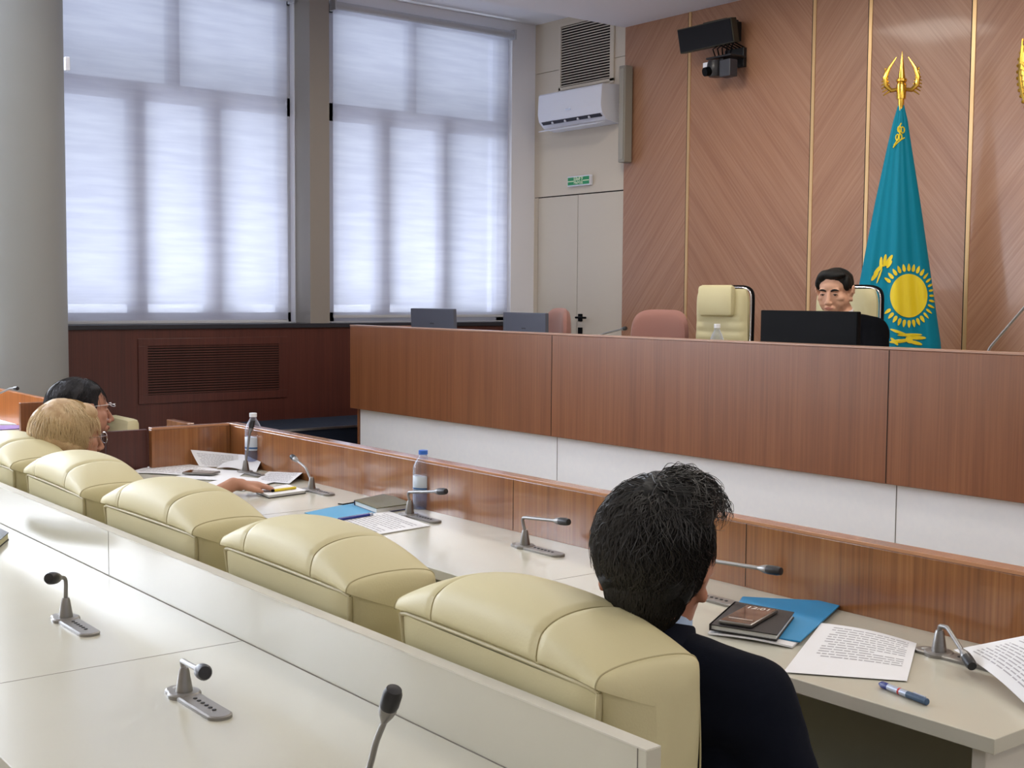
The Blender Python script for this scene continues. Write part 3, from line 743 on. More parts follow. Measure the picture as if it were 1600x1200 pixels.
# ------------------------------------------------------------ gooseneck microphones
def microphone(loc, path, label, group, rz=0, head=.03, plate=True, L=.21, off=.05, r=.0045, headr=.0105, tip=None):
    """path: points above the plate, relative to loc in world axes"""
    t = thing('gooseneck_microphone', label, 'microphone', loc, 0, group)
    if plate:
        R = Matrix.Rotation(rz, 4, 'Z'); b = MB()
        def outl(k, sc_=1):
            pts = []
            for i in range(48):
                a_ = 2*PI*i/48; x = (L/2-.022)*(1 if math.cos(a_) > 0 else -1)+.022*math.cos(a_)*sc_; y = .022*math.sin(a_)*sc_
                pts.append(R @ V(x+L/2-off, y, k))
            return pts
        vs = outl(0)+outl(.005)+outl(.007, .86); n = 48
        b.add(vs, [(i*n+j, i*n+(j+1) % n, (i+1)*n+(j+1) % n, (i+1)*n+j) for i in range(2) for j in range(n)]+[tuple(range(n)), tuple(2*n+j for j in range(n))])
        b.build('base_plate', M['greyplate'], t, smooth=30)
        b = MB(); b.lathe([(0, 0), (.029, 0), (.029, .006), (.026, .009), (0, .009)], 32); b.build('boss', M['greyplate'], t, True)
        b = MB()
        for k in range(6):
            c_ = R @ V(.045+.015*k, .0, .0072); b.lathe([(0, 0), (.004, 0), (.0035, .0012), (0, .0016)], 10, c=c_)
        b.build('buttons', M['darkmetal'], t, True)
        b = MB(); b.lathe([(0, 0), (.008, 0), (.0075, .001), (0, .0014)], 14, c=R @ V(-.03, 0, .0072)); b.build('talk_button', mat('pale_button', (176, 176, 172), .4), t, True)
    b = MB(); b.lathe([(0, .006), (.015, .006), (.0145, .012), (.009, .045), (.007, .05), (0, .05)], 20); b.build('socket', M['greymetal'], t, True)
    P = [V(0, 0, .045)]+[Vector(p) for p in path]
    # round the corners
    Q = []
    for i, p in enumerate(P):
        if 0 < i < len(P)-1:
            a_ = (P[i-1]-p); c_ = (P[i+1]-p); k = min(.016, a_.length*.4, c_.length*.4)
            s_, e_ = p+a_.normalized()*k, p+c_.normalized()*k
            for q in range(5):
                w_ = q/4; Q.append((s_*(1-w_)+p*w_)*(1-w_)+(p*(1-w_)+e_*w_)*w_)
        else: Q.append(p)
    b = MB(); b.tube(Q, r, 10); b.build('gooseneck', M['greymetal'], t, True)
    d = (Q[-1]-Q[-2]).normalized(); e = Q[-1]
    b = MB(); b.tube([e-d*.018, e-d*.004, e+d*.004, e+d*.008], [r*1.0, headr*.8, headr*.95, headr*.9], 18); b.build('collar', M['greymetal'], t, True)
    b = MB(); b.tube([e+d*.007, e+d*.012, e+d*(.012+head*.7), e+d*(.012+head), e+d*(.013+head)], [headr*.9, headr, headr, headr*.8, headr*.3], 18); b.build('capsule', M['darkmetal'], t, True)
    return t
def rel(base, *pts): return [p-Vector(base) for p in pts]
G1 = 'gooseneck microphones of the front desk'; G2 = 'gooseneck microphones of the near desk'
b0 = V(-1.42, 2.19, .75)
b0 = at(1467, 1020, 'Z', .755); b0.z = .75
microphone(b0, rel(b0, at(1468, 978, 'Y', b0.y), at(1480, 980, 'Y', b0.y-.01), at(1508, 1024, 'Y', b0.y-.07)), 'microphone bent down between the two loose sheets, nearest on the front desk', G1, head=.026)
b0 = at(1075, 925, 'Z', .755); b0.z = .75
microphone(b0, rel(b0, at(1072, 870, 'Y', b0.y), at(1195, 889, 'Y', b0.y+.01)), 'microphone whose arm sticks out right of the man in the navy jacket', G1, head=.032)
b0 = at(820, 853, 'Z', .755); b0.z = .75
microphone(b0, rel(b0, at(815, 808, 'Y', b0.y), at(872, 814, 'Y', b0.y)), 'microphone standing alone on the empty middle of the front desk', G1, head=.032)
b0 = at(640, 804, 'Z', .755); b0.z = .75
microphone(b0, rel(b0, at(637, 769, 'Y', b0.y), at(684, 768, 'Y', b0.y)), 'microphone in front of the blue-capped bottle', G1, head=.032)
b0 = at(487, 765, 'Z', .755); b0.z = .75
microphone(b0, rel(b0, at(485, 748, 'Y', b0.y), at(478, 731, 'Y', b0.y), at(462, 718, 'Y', b0.y)), 'curved microphone standing between the blond woman hand and the navy book', G1, head=.02, L=.19)
b0 = at(384, 737, 'Z', .755); b0.z = .75
microphone(b0, rel(b0, at(386, 710, 'Y', b0.y), at(390, 678, 'Y', b0.y), at(392, 670, 'Y', b0.y)), 'upright microphone in front of the white-capped bottle', G1, head=.03, L=.19)
b0 = at(103, 966, 'Z', .755); b0.z = .75
microphone(b0, rel(b0, at(103, 902, 'Y', b0.y), at(88, 903, 'Y', b0.y-.03)), 'microphone on the near desk at the left, head turned left', G2, head=.022, headr=.013)
b0 = at(288, 1083, 'Z', .755); b0.z = .75
microphone(b0, rel(b0, at(284, 1032, 'Y', b0.y), at(314, 1048, 'Y', b0.y-.04)), 'microphone in the middle of the near desk, head turned right', G2, head=.022, headr=.013)
b0 = at(572, 1262, 'Z', .755); b0.z = .75
microphone(b0, rel(b0, at(580, 1190, 'Y', b0.y), at(587, 1160, 'Y', b0.y), at(600, 1128, 'Y', b0.y), at(605, 1112, 'Y', b0.y)), 'upright microphone cut by the bottom edge of the photo', G2, head=.026, headr=.013)
b0 = at(-45, 878, 'Z', .755); b0.z = .75
microphone(b0, rel(b0, b0+V(0, 0, .08), b0+V(-.06, -.02, .09)), 'microphone plate poking in at the left edge of the near desk', G2, head=.022, headr=.013)
# dais microphones
b0 = V(-2.50, 4.05, 1.07)
microphone(b0, rel(b0, at(1545, 545, 'Y', 4.08), at(1600, 481, 'Y', 4.12), at(1612, 467, 'Y', 4.13)), 'long microphone leaning up at the right edge, on the dark counter', 'microphones on the presidium counter', r=.005)
b0 = V(-5.05, 4.42, 1.07)
microphone(b0, rel(b0, V(-5.02, 4.42, 1.22), at(945, 521, 'Y', 4.45), at(973, 514, 'Y', 4.45)), 'low microphone tip behind the counter, left of the middle pink chair', 'microphones on the presidium counter', head=.015)

# ------------------------------------------------------------ monitors on the counter
def monitor(loc, w_, h_, rz, label, m, tilt=0, badge=True):
    t = thing('monitor', label, 'monitor', loc, rz, 'monitors on the presidium counter')
    R = Matrix.Rotation(tilt, 4, 'X')
    b = MB(); b.box(-w_/2, -.012, 0, w_/2, .012, h_, bev=.004, M=R); b.box(-w_*.2, -.018, 0, w_*.2, -.010, h_*.30, bev=.003, M=R); b.build('shell', m, t)
    b = MB(); b.box(-w_/2+.008, .0122, .012, w_/2-.008, .0130, h_-.008, M=R); b.build('screen', M['black'], t)
    b = MB(); b.box(-.025, -.03, -(loc[2]-1.07), .025, -.019, h_*.2, bev=.003); b.build('stand', M['black'], t)
    b = MB(); b.box(-.10, -.11, -(loc[2]-1.07), .10, .09, -(loc[2]-1.07)+.012, bev=.004); b.build('foot', M['black'], t)
    if badge:
        b = MB(); b.box(-.018, -.0128, h_*.62, .018, -.0118, h_*.65, M=R); b.build('badge', mat('badge_dark', (40, 42, 52), .4), t)
    return t
monitor((-3.375, 4.2, 1.135), .50, .262, 0, 'wide black monitor seen from behind, in front of the man at the counter', M['black'], badge=False)
monitor((-5.252, 4.2, 1.135), .375, .228, math.radians(-2), 'grey monitor back beside the leftmost pink chair', M['monitor_grey'])
monitor((-6.10, 4.2, 1.14), .385, .235, math.radians(6), 'grey monitor back in front of the window, farthest left on the counter', M['monitor_grey'], tilt=.05)

# ------------------------------------------------------------ chairs behind the counter
def shell_back(b, w_, h_, th, rad, curve=.05, taper=.0, z0_=0):
    """padded back: rounded outline, pillow thickness, slight curve"""
    N = 40; K = 14
    def outline(t_):
        # superellipse-like rounded top
        x = math.copysign(abs(math.cos(t_))**(2/rad), math.cos(t_)); y = math.copysign(abs(math.sin(t_))**(2/rad), math.sin(t_)); return x, y
    for side in (-1, 1):
        def fn(u, v):
            a_ = 2*PI*v; x, y = outline(a_); x *= u; y *= u
            hz = h_/2*(1+y); ww = w_/2*(1-taper*(1-(1+y)/2))
            yy = side*th/2*math.sqrt(max(0, 1-u**6)); return V(x*ww, yy+curve*((x)**2)*-1+.0*hz, z0_+hz)
        b.grid(fn, K, N, closed_v=True)
def fabric_chair(loc, rz, label, w_=.44):
    t = thing('fabric_chair', label, 'chair', loc, rz, 'dusty pink fabric chairs behind the counter')
    b = MB(); shell_back(b, w_, .50, .07, 4.2, .04, .06, .58); b.build('backrest', M['pinkfab'], t, True)
    b = MB(); b.box(-.20, -.46, .42, .20, -.03, .50, bev=.03); b.build('seat', M['pinkfab'], t, True)
    b = MB(); b.box(-.03, -.02, .40, .03, .03, .66); b.build('back_bracket', M['black'], t)
    b = MB(); b.tube([(0, -.25, .06), (0, -.25, .42)], .025, 12); b.build('gas_lift', M['black'], t, True)
    b = MB()
    for k in range(5):
        an = 2*PI*k/5; b.cap((0, -.25, .08), .02, (.26*math.cos(an), -.25+.26*math.sin(an), .04), .014, n=8)
    b.build('base', M['black'], t, True)
    return t
fc = fabric_chair((-5.96, 5.05, .3), math.radians(-20), 'dusty pink fabric chair beside the grey monitor, nearest the door', .40)
fc2 = dup(fc, (-5.17, 5.14, .3), math.radians(12), 'dusty pink fabric chair standing clear, left of the empty cream chair')
def ribbed_chair(loc, rz, label, pillow=True, w_=.42):
    t = thing('ribbed_armchair', label, 'chair', loc, rz, 'cream ribbed leather chairs behind the counter')
    b = MB(); zt = 1.205
    def fr(u, v):
        a_ = PI*u; x = w_/2*math.copysign(abs(math.cos(a_))**.35, math.cos(a_)); z = zt-.12+.12*abs(math.sin(a_))**.35
        return x, z
    pts = [V(-w_/2*1.12, -.02, .50)]+[V(-fr(k/24, 0)[0]*1.0, .02+.0*k, fr(k/24, 0)[1]) for k in range(25)]+[V(w_/2*1.12, -.02, .50)]
    b.tube(pts, .005, 10); b.build('chrome_frame', M['chrome'], t, True)
    b = MB(); b.tube([p+V(0, .016, .003) for p in pts], .010, 8); b.build('back_edge', M['black'], t, True)
    # ribbed cushion: grid with horizontal channels
    b = MB()
    def cu(u, v):
        z = .50+(zt-.008-.50)*v
        hw = w_/2*(1.10-.12*min(1, v*1.3))
        if z > zt-.10: hw *= (1-((z-(zt-.10))/.10)**3*.16)
        rib = .006*abs(math.sin((z-.5)/.052*PI)) if z < zt-.155 else .010
        x = (u*2-1)*(hw-.001); e_ = (1-(abs(u*2-1))**8)
        return V(x, -.005-.032*e_-rib*e_, z)
    b.grid(cu, 30, 90); b.grid(lambda u, v: V(cu(u, v).x, .012, cu(u, v).z), 8, 30); b.build('cushion', M['leather'], t, True)
    if pillow:
        b = MB(); b.box(-.115, -.080, zt-.155, .115, -.030, zt+.012, bev=.022); b.build('head_pillow', M['leather'], t, True)
    b = MB(); b.box(-.185, -.48, .42, .185, -.03, .50, bev=.03); b.build('seat', M['leather'], t, True)
    for s in (-1, 1):
        b = MB(); b.tube([(s*.195, -.02, .46), (s*.20, -.05, .66), (s*.20, -.38, .66), (s*.19, -.42, .46)], .014, 10); b.build('armrest', M['chrome'], t, True)
    b = MB(); b.tube([(0, -.25, .06), (0, -.25, .42)], .025, 12); b.build('gas_lift', M['chrome'], t, True)
    b = MB()
    for k in range(5):
        an = 2*PI*k/5; b.cap((0, -.25, .08), .02, (.26*math.cos(an), -.25+.26*math.sin(an), .04), .014, n=8)
    b.build('base', M['chrome'], t, True)
    return t
rc = ribbed_chair((-4.70, 5.12, .3), math.radians(6), 'empty cream ribbed leather chair with head pillow, left of the black monitor', w_=.345)
rc2 = ribbed_chair((-3.895, 5.13, .3), math.radians(4), 'cream ribbed leather chair behind the man at the black monitor', pillow=False, w_=.35)

# ------------------------------------------------------------ bottles
def bottle(loc, h_, r_, label, cap_, labm, band, fill=.55):
    t = thing('water_bottle', label, 'bottle', loc, 0)
    pr_ = [(0, .004), (r_*.55, .004), (r_*.9, .0), (r_, .012), (r_*.97, h_*.10), (r_, h_*.13), (r_, h_*.30), (r_*.95, h_*.32), (r_*.95, h_*.58), (r_, h_*.60), (r_*.97, h_*.64), (r_, h_*.67), (r_*.93, h_*.74), (r_*.7, h_*.82), (r_*.42, h_*.89), (r_*.36, h_*.92), (r_*.36, h_*.95)]
    b = MB(); b.lathe(pr_, 28); b.build('shell', M['pet'], t, True)
    b = MB(); b.lathe([(0, .006), (r_*.85, .006), (r_*.93, .016), (r_*.90, h_*fill), (0, h_*fill)], 28); b.build('water', M['water'], t, True)
    b = MB(); b.lathe([(r_*.965, h_*.33), (r_*.985, h_*.335), (r_*.985, h_*.565), (r_*.965, h_*.57)], 28); b.build('label', labm, t, True)
    b = MB(); b.lathe([(r_*.99, h_*band), (r_*1.0, h_*band), (r_*1.0, h_*(band+.03)), (r_*.99, h_*(band+.03))], 28); b.build('label_band', M['label_b'] if labm is M['label_a'] else M['label_c'], t, True)
    b = MB(); b.lathe([(0, h_*.93), (r_*.44, h_*.93), (r_*.44, h_*.995), (r_*.40, h_), (0, h_)], 24); b.build('cap', cap_, t, True)
    return t
p = at(661, 794, 'Z', .7505); bottle(p, .192, .0345, 'clear water bottle with blue cap beside the navy book', M['capblue'], M['label_a'], .34)
p = at(396, 731, 'Z', .7505); bottle(p, .222, .034, 'clear water bottle with white cap at the far corner of the desk', M['capwhite'], M['label_a'], .36)
p = V(-3.885, 4.2, 1.0705); bottle(p, .262, .032, 'small bottle top showing over the counter before the empty cream chair', M['capwhite'], M['label_a'], .36)

# ------------------------------------------------------------ papers, books, phones, pens
def sheet(name, label, corners, mats=None, lift=None, text=None, cat='paper', group=None, th=.0006, inset=.1, rows_=14, textarea=(.1, .9, .1, .9), z=None):
    """sheet spanned by four corners (world), lift(u,v) adds height; text rows run along u"""
    c = [Vector(q) for q in corners]; loc = c[0].copy()
    t = thing(name, label, cat, loc, 0, group)
    def P(u, v, o=0):
        p = (c[0]*(1-u)+c[1]*u)*(1-v)+(c[3]*(1-u)+c[2]*u)*v
        p = p-loc; p.z += (lift(u, v) if lift else 0)+o; return p
    b = MB(); b.grid(lambda u, v: P(u, v, th), 24, 24); b.grid(lambda u, v: P(u, v, 0), 24, 24)
    ed = [(k/24, 0) for k in range(25)]+[(1, k/24) for k in range(1, 25)]+[(1-k/24, 1) for k in range(1, 25)]+[(0, 1-k/24) for k in range(1, 24)]
    K = len(ed); vs = [P(u, v, 0) for u, v in ed]+[P(u, v, th) for u, v in ed]
    b.add(vs, [(j, (j+1) % K, K+(j+1) % K, K+j) for j in range(K)])
    b.build('leaf', (mats or M['paper']), t, smooth=20)
    if text:
        rnd = random.Random(len(label)); b = MB(); u0_, u1_, v0_, v1_ = textarea
        for r_ in range(rows_):
            v = v0_+(v1_-v0_)*r_/rows_; u = u0_+(.05 if r_ % 5 == 0 else 0); end = u1_-(rnd.random()*.3 if r_ % 5 == 4 else 0)
            while u < end:
                L_ = min(end-u, .03+rnd.random()*.09); n = max(1, int(L_/.03)); hgt = (v1_-v0_)/rows_*.36
                vv = []
                for k in range(n+1): vv += [P(u+L_*k/n, v, th+.0003), P(u+L_*k/n, v+hgt, th+.0003)]
                b.add(vv, [(2*k, 2*k+1, 2*k+3, 2*k+2) for k in range(n)]); u += L_+.014
        b.build('printed_text', M['ink'], t)
    return t
def Z(px, py, z=.7505): return at(px, py, 'Z', z)
def book(label, c, h_, cover, pages_=None, name='notebook', cat='notebook', group=None, top=None, zb=.7508):
    """closed book: corners c (world, base height) in order spine-front, fore-front, fore-back, spine-back"""
    c = [Vector((q[0], q[1], zb)) for q in c]; loc = c[0].copy(); t = thing(name, label, cat, loc, 0, group); c = [q-loc for q in c]
    def slab(z0_, z1_, k=0, m_=None, nm='cover', kk=None):
        ce = sum(c, V(0, 0, 0))/4; q = [ce+(p-ce)*(1-k) for p in c]
        if kk: q = [c[0]*(1-0)+(ce-c[0])*0, q[1], q[2], c[3]]
        b = MB(); b.add([V(p.x, p.y, z0_) for p in q]+[V(p.x, p.y, z1_) for p in q], [(3, 2, 1, 0), (4, 5, 6, 7), (0, 1, 5, 4), (1, 2, 6, 5), (2, 3, 7, 6), (3, 0, 4, 7)]); return b.build(nm, m_, t)
    slab(0, .002, 0, cover, 'back_cover'); slab(.002, h_-.002, .04, pages_ or M['pages'], 'pages'); slab(h_-.002, h_, 0, top or cover, 'front_cover')
    d = (c[3]-c[0]); n = V(0, 0, 0); ce = sum(c, V(0, 0, 0))/4; inn = (ce-(c[0]+c[3])/2).normalized()
    b = MB(); q = [c[0], c[0]+inn*.004, c[3]+inn*.004, c[3]]
    b.add([V(p.x, p.y, 0) for p in q]+[V(p.x, p.y, h_) for p in q], [(3, 2, 1, 0), (4, 5, 6, 7), (0, 1, 5, 4), (1, 2, 6, 5), (2, 3, 7, 6), (3, 0, 4, 7)]); b.build('spine', cover, t)
    return t, c, loc
def pen(a_, b_, label, cols, r_=.005, clip=True):
    a_ = Vector(a_); b_ = Vector(b_); t = thing('pen', label, 'pen', a_); d = b_-a_; L_ = d.length; k = 0
    for i, (f0, f1, m_) in enumerate(cols):
        b = MB(); r1 = r_*(.35 if i == 0 else 1); b.tube([d*f0, d*(f0+(f1-f0)*(.3 if i == 0 else .02)), d*(f1-.01), d*f1], [r1, r_, r_, r_*(.85 if i == len(cols)-1 else 1)], 14)
        b.build(('tip' if i == 0 else 'cap' if i == len(cols)-1 else 'barrel'), m_, t, True)
    if clip:
        b = MB(); u_ = V(0, 0, r_*1.15); b.tube([d*.72+u_, d*.96+u_], r_*.25, 6); b.build('clip', M['pensilver'], t)
    return t
# right group, beside the man in navy
S0 = [Z(1104, 990), Z(1240, 1012), Z(1296, 962), Z(1165, 940)]
sheet('paper_stack', 'white papers jutting out under the black notebook and blue folder', [Z(1106, 992), Z(1238, 1014), Z(1285, 972), Z(1160, 945)], cat='paper', lift=lambda u, v: .001+.004*math.sin(u*3)*(1-v), th=.004)
fo = sheet('document_folder', 'bright blue plastic document folder under the black notebook', [Z(1128, 985, .757), Z(1250, 1004, .757), Z(1318, 942, .757), Z(1160, 934, .757)], M['folder'], cat='folder', th=.003, lift=lambda u, v: .0)
bk, c_, lo = book('thick black notebook with white pages, lying under the smartphone', [Z(1108, 984, .762), Z(1214, 1001, .762), Z(1241, 965, .762), Z(1148, 948, .762)], .013, M['blackbook'], zb=.7612)
def phone(c, label, zb, digits=True):
    c = [Vector((q[0], q[1], zb)) for q in c]; ce = sum(c, V(0, 0, 0))/4; ux = (c[1]-c[0]); uy = (c[3]-c[0]); w_ = ux.length; l_ = uy.length
    ang = math.atan2(ux.y, ux.x); t = thing('smartphone', label, 'phone', ce, ang)
    b = MB(); b.box(-w_/2, -l_/2, 0, w_/2, l_/2, .008, bev=.003); b.build('body', M['greymetal'], t, True)
    b = MB(); b.box(-w_/2+.003, -l_/2+.003, .0079, w_/2-.003, l_/2-.003, .0084); b.build('screen', M['screen'], t)
    if digits:
        R = Matrix.Translation((0, l_*.36, .0088)) ; text_mesh('12:01', w_*.34, M['phonetext'], t, R, 'clock_digits', .0001)
        b = MB(); b.box(-w_*.36, -l_*.30, .0085, w_*.36, -l_*.285, .0088); b.build('widget_line', M['phonetext'], t)
    return t
def rect_from(p0, p1, L_, flip=1):
    """corner p0->p1 gives the width edge, depth L_ to the left of it"""
    d = (p1-p0); n = V(-d.y, d.x, 0).normalized()*L_*flip; return [p0, p1, p1+n, p0+n]
phone(rect_from(at(1122, 974, 'Z', .775), at(1174, 982, 'Z', .775), .155), 'smartphone showing 12:01 lying on the black notebook', .7745)
sheet('printed_sheet', 'printed white sheet lying at the desk edge beside the pen, right of the blue folder', [Z(1224, 1052), Z(1417, 1066), Z(1432, 1010), Z(1283, 978)], lift=lambda u, v: .002+.022*max(0, u-.72)**1.2*0+.006*math.sin(u*PI)*v+.004*v, text=True, rows_=13, textarea=(.16, .93, .33, .97))
sheet('printed_sheet', 'curling printed sheet held up at the right edge of the photo', [Z(1612, 1118), Z(1490, 1022, .765), Z(1640, 1010, .81), Z(1760, 1090, .80)], lift=lambda u, v: .008+.035*v*(1-u*.4)+.01*math.sin(u*PI), text=True, rows_=16, textarea=(.1, .9, .12, .9))
pen(Z(1374, 1068, .757), Z(1449, 1097, .757), 'slate blue pen with silver and red band at the desk edge', [(0, .2, M['penblue']), (.2, .42, M['pensilver']), (.42, .46, M['red']), (.46, .6, M['pensilver']), (.6, 1, M['penslate'])], .0062)
# middle group
sheet('document_folder', 'light blue open folder lying under the blue pen', [Z(476, 802), Z(528, 817), Z(612, 797), Z(553, 786)], M['folder_light'], cat='folder', th=.002)
sheet('printed_sheet', 'printed white sheet in front of the microphone, beside the light blue folder', [Z(520, 815, .7515), Z(578, 838, .7515), Z(672, 822, .7515), Z(606, 799, .7515)], text=True, rows_=12, th=.0022, textarea=(.1, .9, .1, .9))
pen(Z(528, 812, .7585), Z(582, 803, .7585), 'royal blue pen lying on the light blue folder', [(0, .06, M['penblue']), (.06, .8, M['penblue']), (.8, .9, M['penblue']), (.9, 1, M['pensilver'])], .0055, clip=False)
bk, c_, lo = book('thick navy notebook with shiny cover in front of the blue-capped bottle', [Z(553, 790), Z(588, 803), Z(645, 795), Z(604, 779)], .018, M['navybook'], top=M['reflectbook'])
b = MB(); b.tube([c_[0]+V(0, 0, .010), c_[0]+V(-.02, -.03, .004), c_[0]+V(-.05, -.03, .002)], .0022, 6); b.build('ribbon', M['black'], bk, True)
# left group, blond woman's place
sheet('printed_sheet', 'flat printed sheet at the far left of the desk, beside the phone', [Z(196, 739), Z(300, 744), Z(340, 733), Z(258, 722)], text=True, rows_=10, lift=lambda u, v: .004*math.sin(u*PI))
sheet('printed_sheet', 'curled printed sheet leaning on the end screen behind the phone', [Z(312, 731), Z(372, 731), Z(372, 716, .79), Z(298, 709, .80)], text=True, rows_=9, lift=lambda u, v: .004+.012*v*v)
sheet('blank_sheet', 'blank folded sheet standing in front of the white-capped bottle', [Z(338, 733), Z(400, 737), Z(408, 720, .785), Z(368, 712, .79)], lift=lambda u, v: .004+.006*math.sin(u*5))
sheet('blank_sheet', 'blank white sheet under the phone at the blond woman place', [Z(262, 748), Z(362, 752), Z(388, 737), Z(330, 734)], lift=lambda u, v: .002)
sheet('blank_sheet', 'blank white sheet between phone and the blond woman hand', [Z(315, 758), Z(380, 768), Z(440, 752), Z(372, 745)], lift=lambda u, v: .002+.003*math.sin(v*PI))
sheet('printed_sheet', 'curled printed sheet behind the blond woman hand', [Z(398, 752), Z(452, 757), Z(480, 742, .762), Z(420, 738)], text=True, rows_=9, lift=lambda u, v: .003+.02*u*u*v)
phone(rect_from(Z(284, 741, .757), Z(332, 743, .757), .07), 'smartphone with grey edge lying flat on papers left of the white-capped bottle', .7575, digits=False)
bk, c_, lo = book('open-topped white notebook under the blond woman hand', [Z(400, 771), Z(420, 779), Z(478, 771), Z(448, 761)], .011, M['blackbook'], top=M['paper'])
pen(Z(424, 767, .767), Z(462, 762, .767), 'yellow marker on the white notebook', [(0, .1, M['black']), (.1, .6, M['yellow']), (.6, 1, M['yellow'])], .005, clip=False)
# near desk book at left edge
book('dark closed notebook at the left edge of the near desk', [Z(-60, 850), Z(-20, 872), Z(14, 843), Z(-20, 826)], .020, M['blackbook'], pages_=mat('yellowed_pages', (214, 208, 170), .8))

# ------------------------------------------------------------ far left desk
t = thing('side_desk', 'desk with orange-lit veneer screen and papers at the far left, before the column', 'desk', (-6.2, 1.75, 0))
SZ = .82
b = MB(); b.box(-.52, -.25, SZ-.025, .545, .095, SZ, bev=.002); b.build('desktop', M['laminate'], t)
b = MB(); b.box(-.52, .0955, 0, .57, .119, .975, bev=.002); b.build('screen_panel', wood('lit_veneer', (150, 88, 42), (176, 106, 54), (196, 124, 70)), t)  # desk veneer with the light falling on it put into the colour
b = MB(); b.box(.5455, -.05, 0, .57, .095, .97, bev=.002); b.build('end_screen', M['veneer'], t)
for q in (-.5, .50): b = MB(); b.box(q, -.22, 0, q+.025, .09, SZ-.0255); b.build('leg', M['laminate_edge'], t)
b0 = at(8, 646, 'Z', SZ); b0.y = min(b0.y, 1.81)
microphone(b0, rel(b0, at(16, 607, 'Y', b0.y), at(23, 607, 'Y', b0.y)), 'microphone on the far left desk before the orange-lit veneer screen', 'microphones of the side desk', L=.16)
sheet('paper_stack', 'loose white papers on the far left desk', [Z(-30, 662, SZ+.001), Z(34, 664, SZ+.001), Z(38, 649, SZ+.001), Z(-20, 649, SZ+.001)], cat='paper', th=.004)
sheet('document_folder', 'purple folder on the far left desk', [Z(-30, 674, SZ+.001), Z(36, 670, SZ+.001), Z(36, 665, SZ+.001), Z(-30, 666, SZ+.001)], M['purple'], cat='folder', th=.003)
t = thing('leather_armchair', 'small cream chair back beyond the dark-haired woman', 'chair', (-6.85, 2.62, 0))
b = MB(); b.box(-.16, -.04, .42, .16, .04, .765, bev=.03); b.build('backrest', M['leather'], t, True)
b = MB(); b.box(-.2, .02, .36, .2, .45, .44, bev=.03); b.build('seat', M['leather'], t, True)
b = MB(); b.tube([(0, .22, .0), (0, .22, .38)], .03, 12); b.lathe([(0, 0), (.22, 0), (.22, .02), (0, .03)], 24, c=(0, .22, 0)); b.build('base', M['chrome'], t, True)
b = MB(); b.box(-6.15, 2.58, 0, -5.9, 2.62, .81, bev=.003)
tag(b.build('low_screen', M['veneer_gloss']), 'small low veneer screen edge beyond the left end of the desk row', 'screen')

# ------------------------------------------------------------ people
def head_matrix(pos, heading, pitch=0, roll=0, s=1.0):
    """face looks along +Y turned by heading (counter-clockwise from +Y); pitch > 0 looks down"""
    return Matrix.Translation(pos) @ Matrix.Rotation(heading, 4, 'Z') @ Matrix.Rotation(-pitch, 4, 'X') @ Matrix.Rotation(roll, 4, 'Y') @ Matrix.Scale(s, 4)
def head_shape(b, H, male=True, nose=1.0):
    e = lambda c, r, rot=None: b.ell(c, r, M=H, rot=rot)
    e((0, -.014, .038), (.074, .094, .080)); e((0, -.03, .02), (.070, .078, .075))
    e((0, .030, -.020), (.060, .055, .080)); e((0, .034, .035), (.058, .052, .045))
    e((0, .050, -.088), (.030 if male else .025, .032, .026)); e((0, .030, -.072), (.048 if male else .043, .045, .032))
    for s in (-1, 1):
        e((s*.043, .050, -.022), (.022, .026, .022)); e((s*.038, .040, -.046), (.024, .034, .034)); e((s*.052, .014, -.034), (.020, .042, .044)); e((s*.046, .010, -.062), (.020, .034, .034)); e((s*.028, .074, .020), (.024, .013, .009), (0, s*-.1, 0))
        e((s*.029, .068, -.002), (.017, .014, .011))
        e((s*.012, .094*1.0, -.046), (.0085, .010, .008))
        # ear: bowl, rim, lobe
        e((s*.080, -.010, -.004), (.010, .019, .030), (0, s*.25, 0)); e((s*.080, -.004, -.036), (.008, .011, .013))
        for k in range(7):
            a_ = -.4+k*.55; e((s*(.087+.004*math.sin(a_)), -.012-.019*math.cos(a_+.5)*.95, .001+.031*math.sin(a_+.2)), (.0065, .0065, .0075))
    b.cap((0, .078+.004*nose, .006), .010, (0, .096+.012*nose, -.040), .0105, M=H)
    e((0, .084, -.066), (.022, .013, .006)); e((0, .082, -.078), (.018, .013, .006)); e((0, .072, -.073), (.028, .018, .018))
def eyes(H, parent, off, closed=.0, skin=None, brow=None, brow_w=.0045, lash=.0010):
    for s in (-1, 1):
        b = MB(); b.ell((s*.030, .0675, -.0005), (.0125, .0135, .0115), M=H); eo = b.build('eye', M['eyewhite'], parent, True, off)
        b = MB(); b.ell((s*.030, .0800, -.0030), (.0052, .0022, .0040), M=H); b.build('iris', M['iris'], eo, True)
        b = MB(); pts = [H @ V(s*(.030+x), .0795-.25*abs(x)+.001, .0030-22*x*x) for x in (-.014, -.007, 0, .007, .014)]; b.tube(pts, .0022, 6); b.build('eyelid', skin, parent, True, off)
        b = MB(); pts = [H @ V(s*(.030+x), .0812-.3*abs(x), .0015-28*x*x) for x in (-.013, -.007, 0, .007, .013)]; b.tube(pts, lash, 6); b.build('eyelash', M['iris'], parent, True, off)
        b = MB(); pts = [H @ V(s*(.030+x), .0860-18*max(0, x)**2*1.2, .0235-14*(x-.003)**2) for x in (-.018, -.009, 0, .009, .019)]; b.tube(pts, [brow_w*.6, brow_w, brow_w, brow_w*.8, brow_w*.3], 8); b.build('eyebrow', brow, parent, True, off)
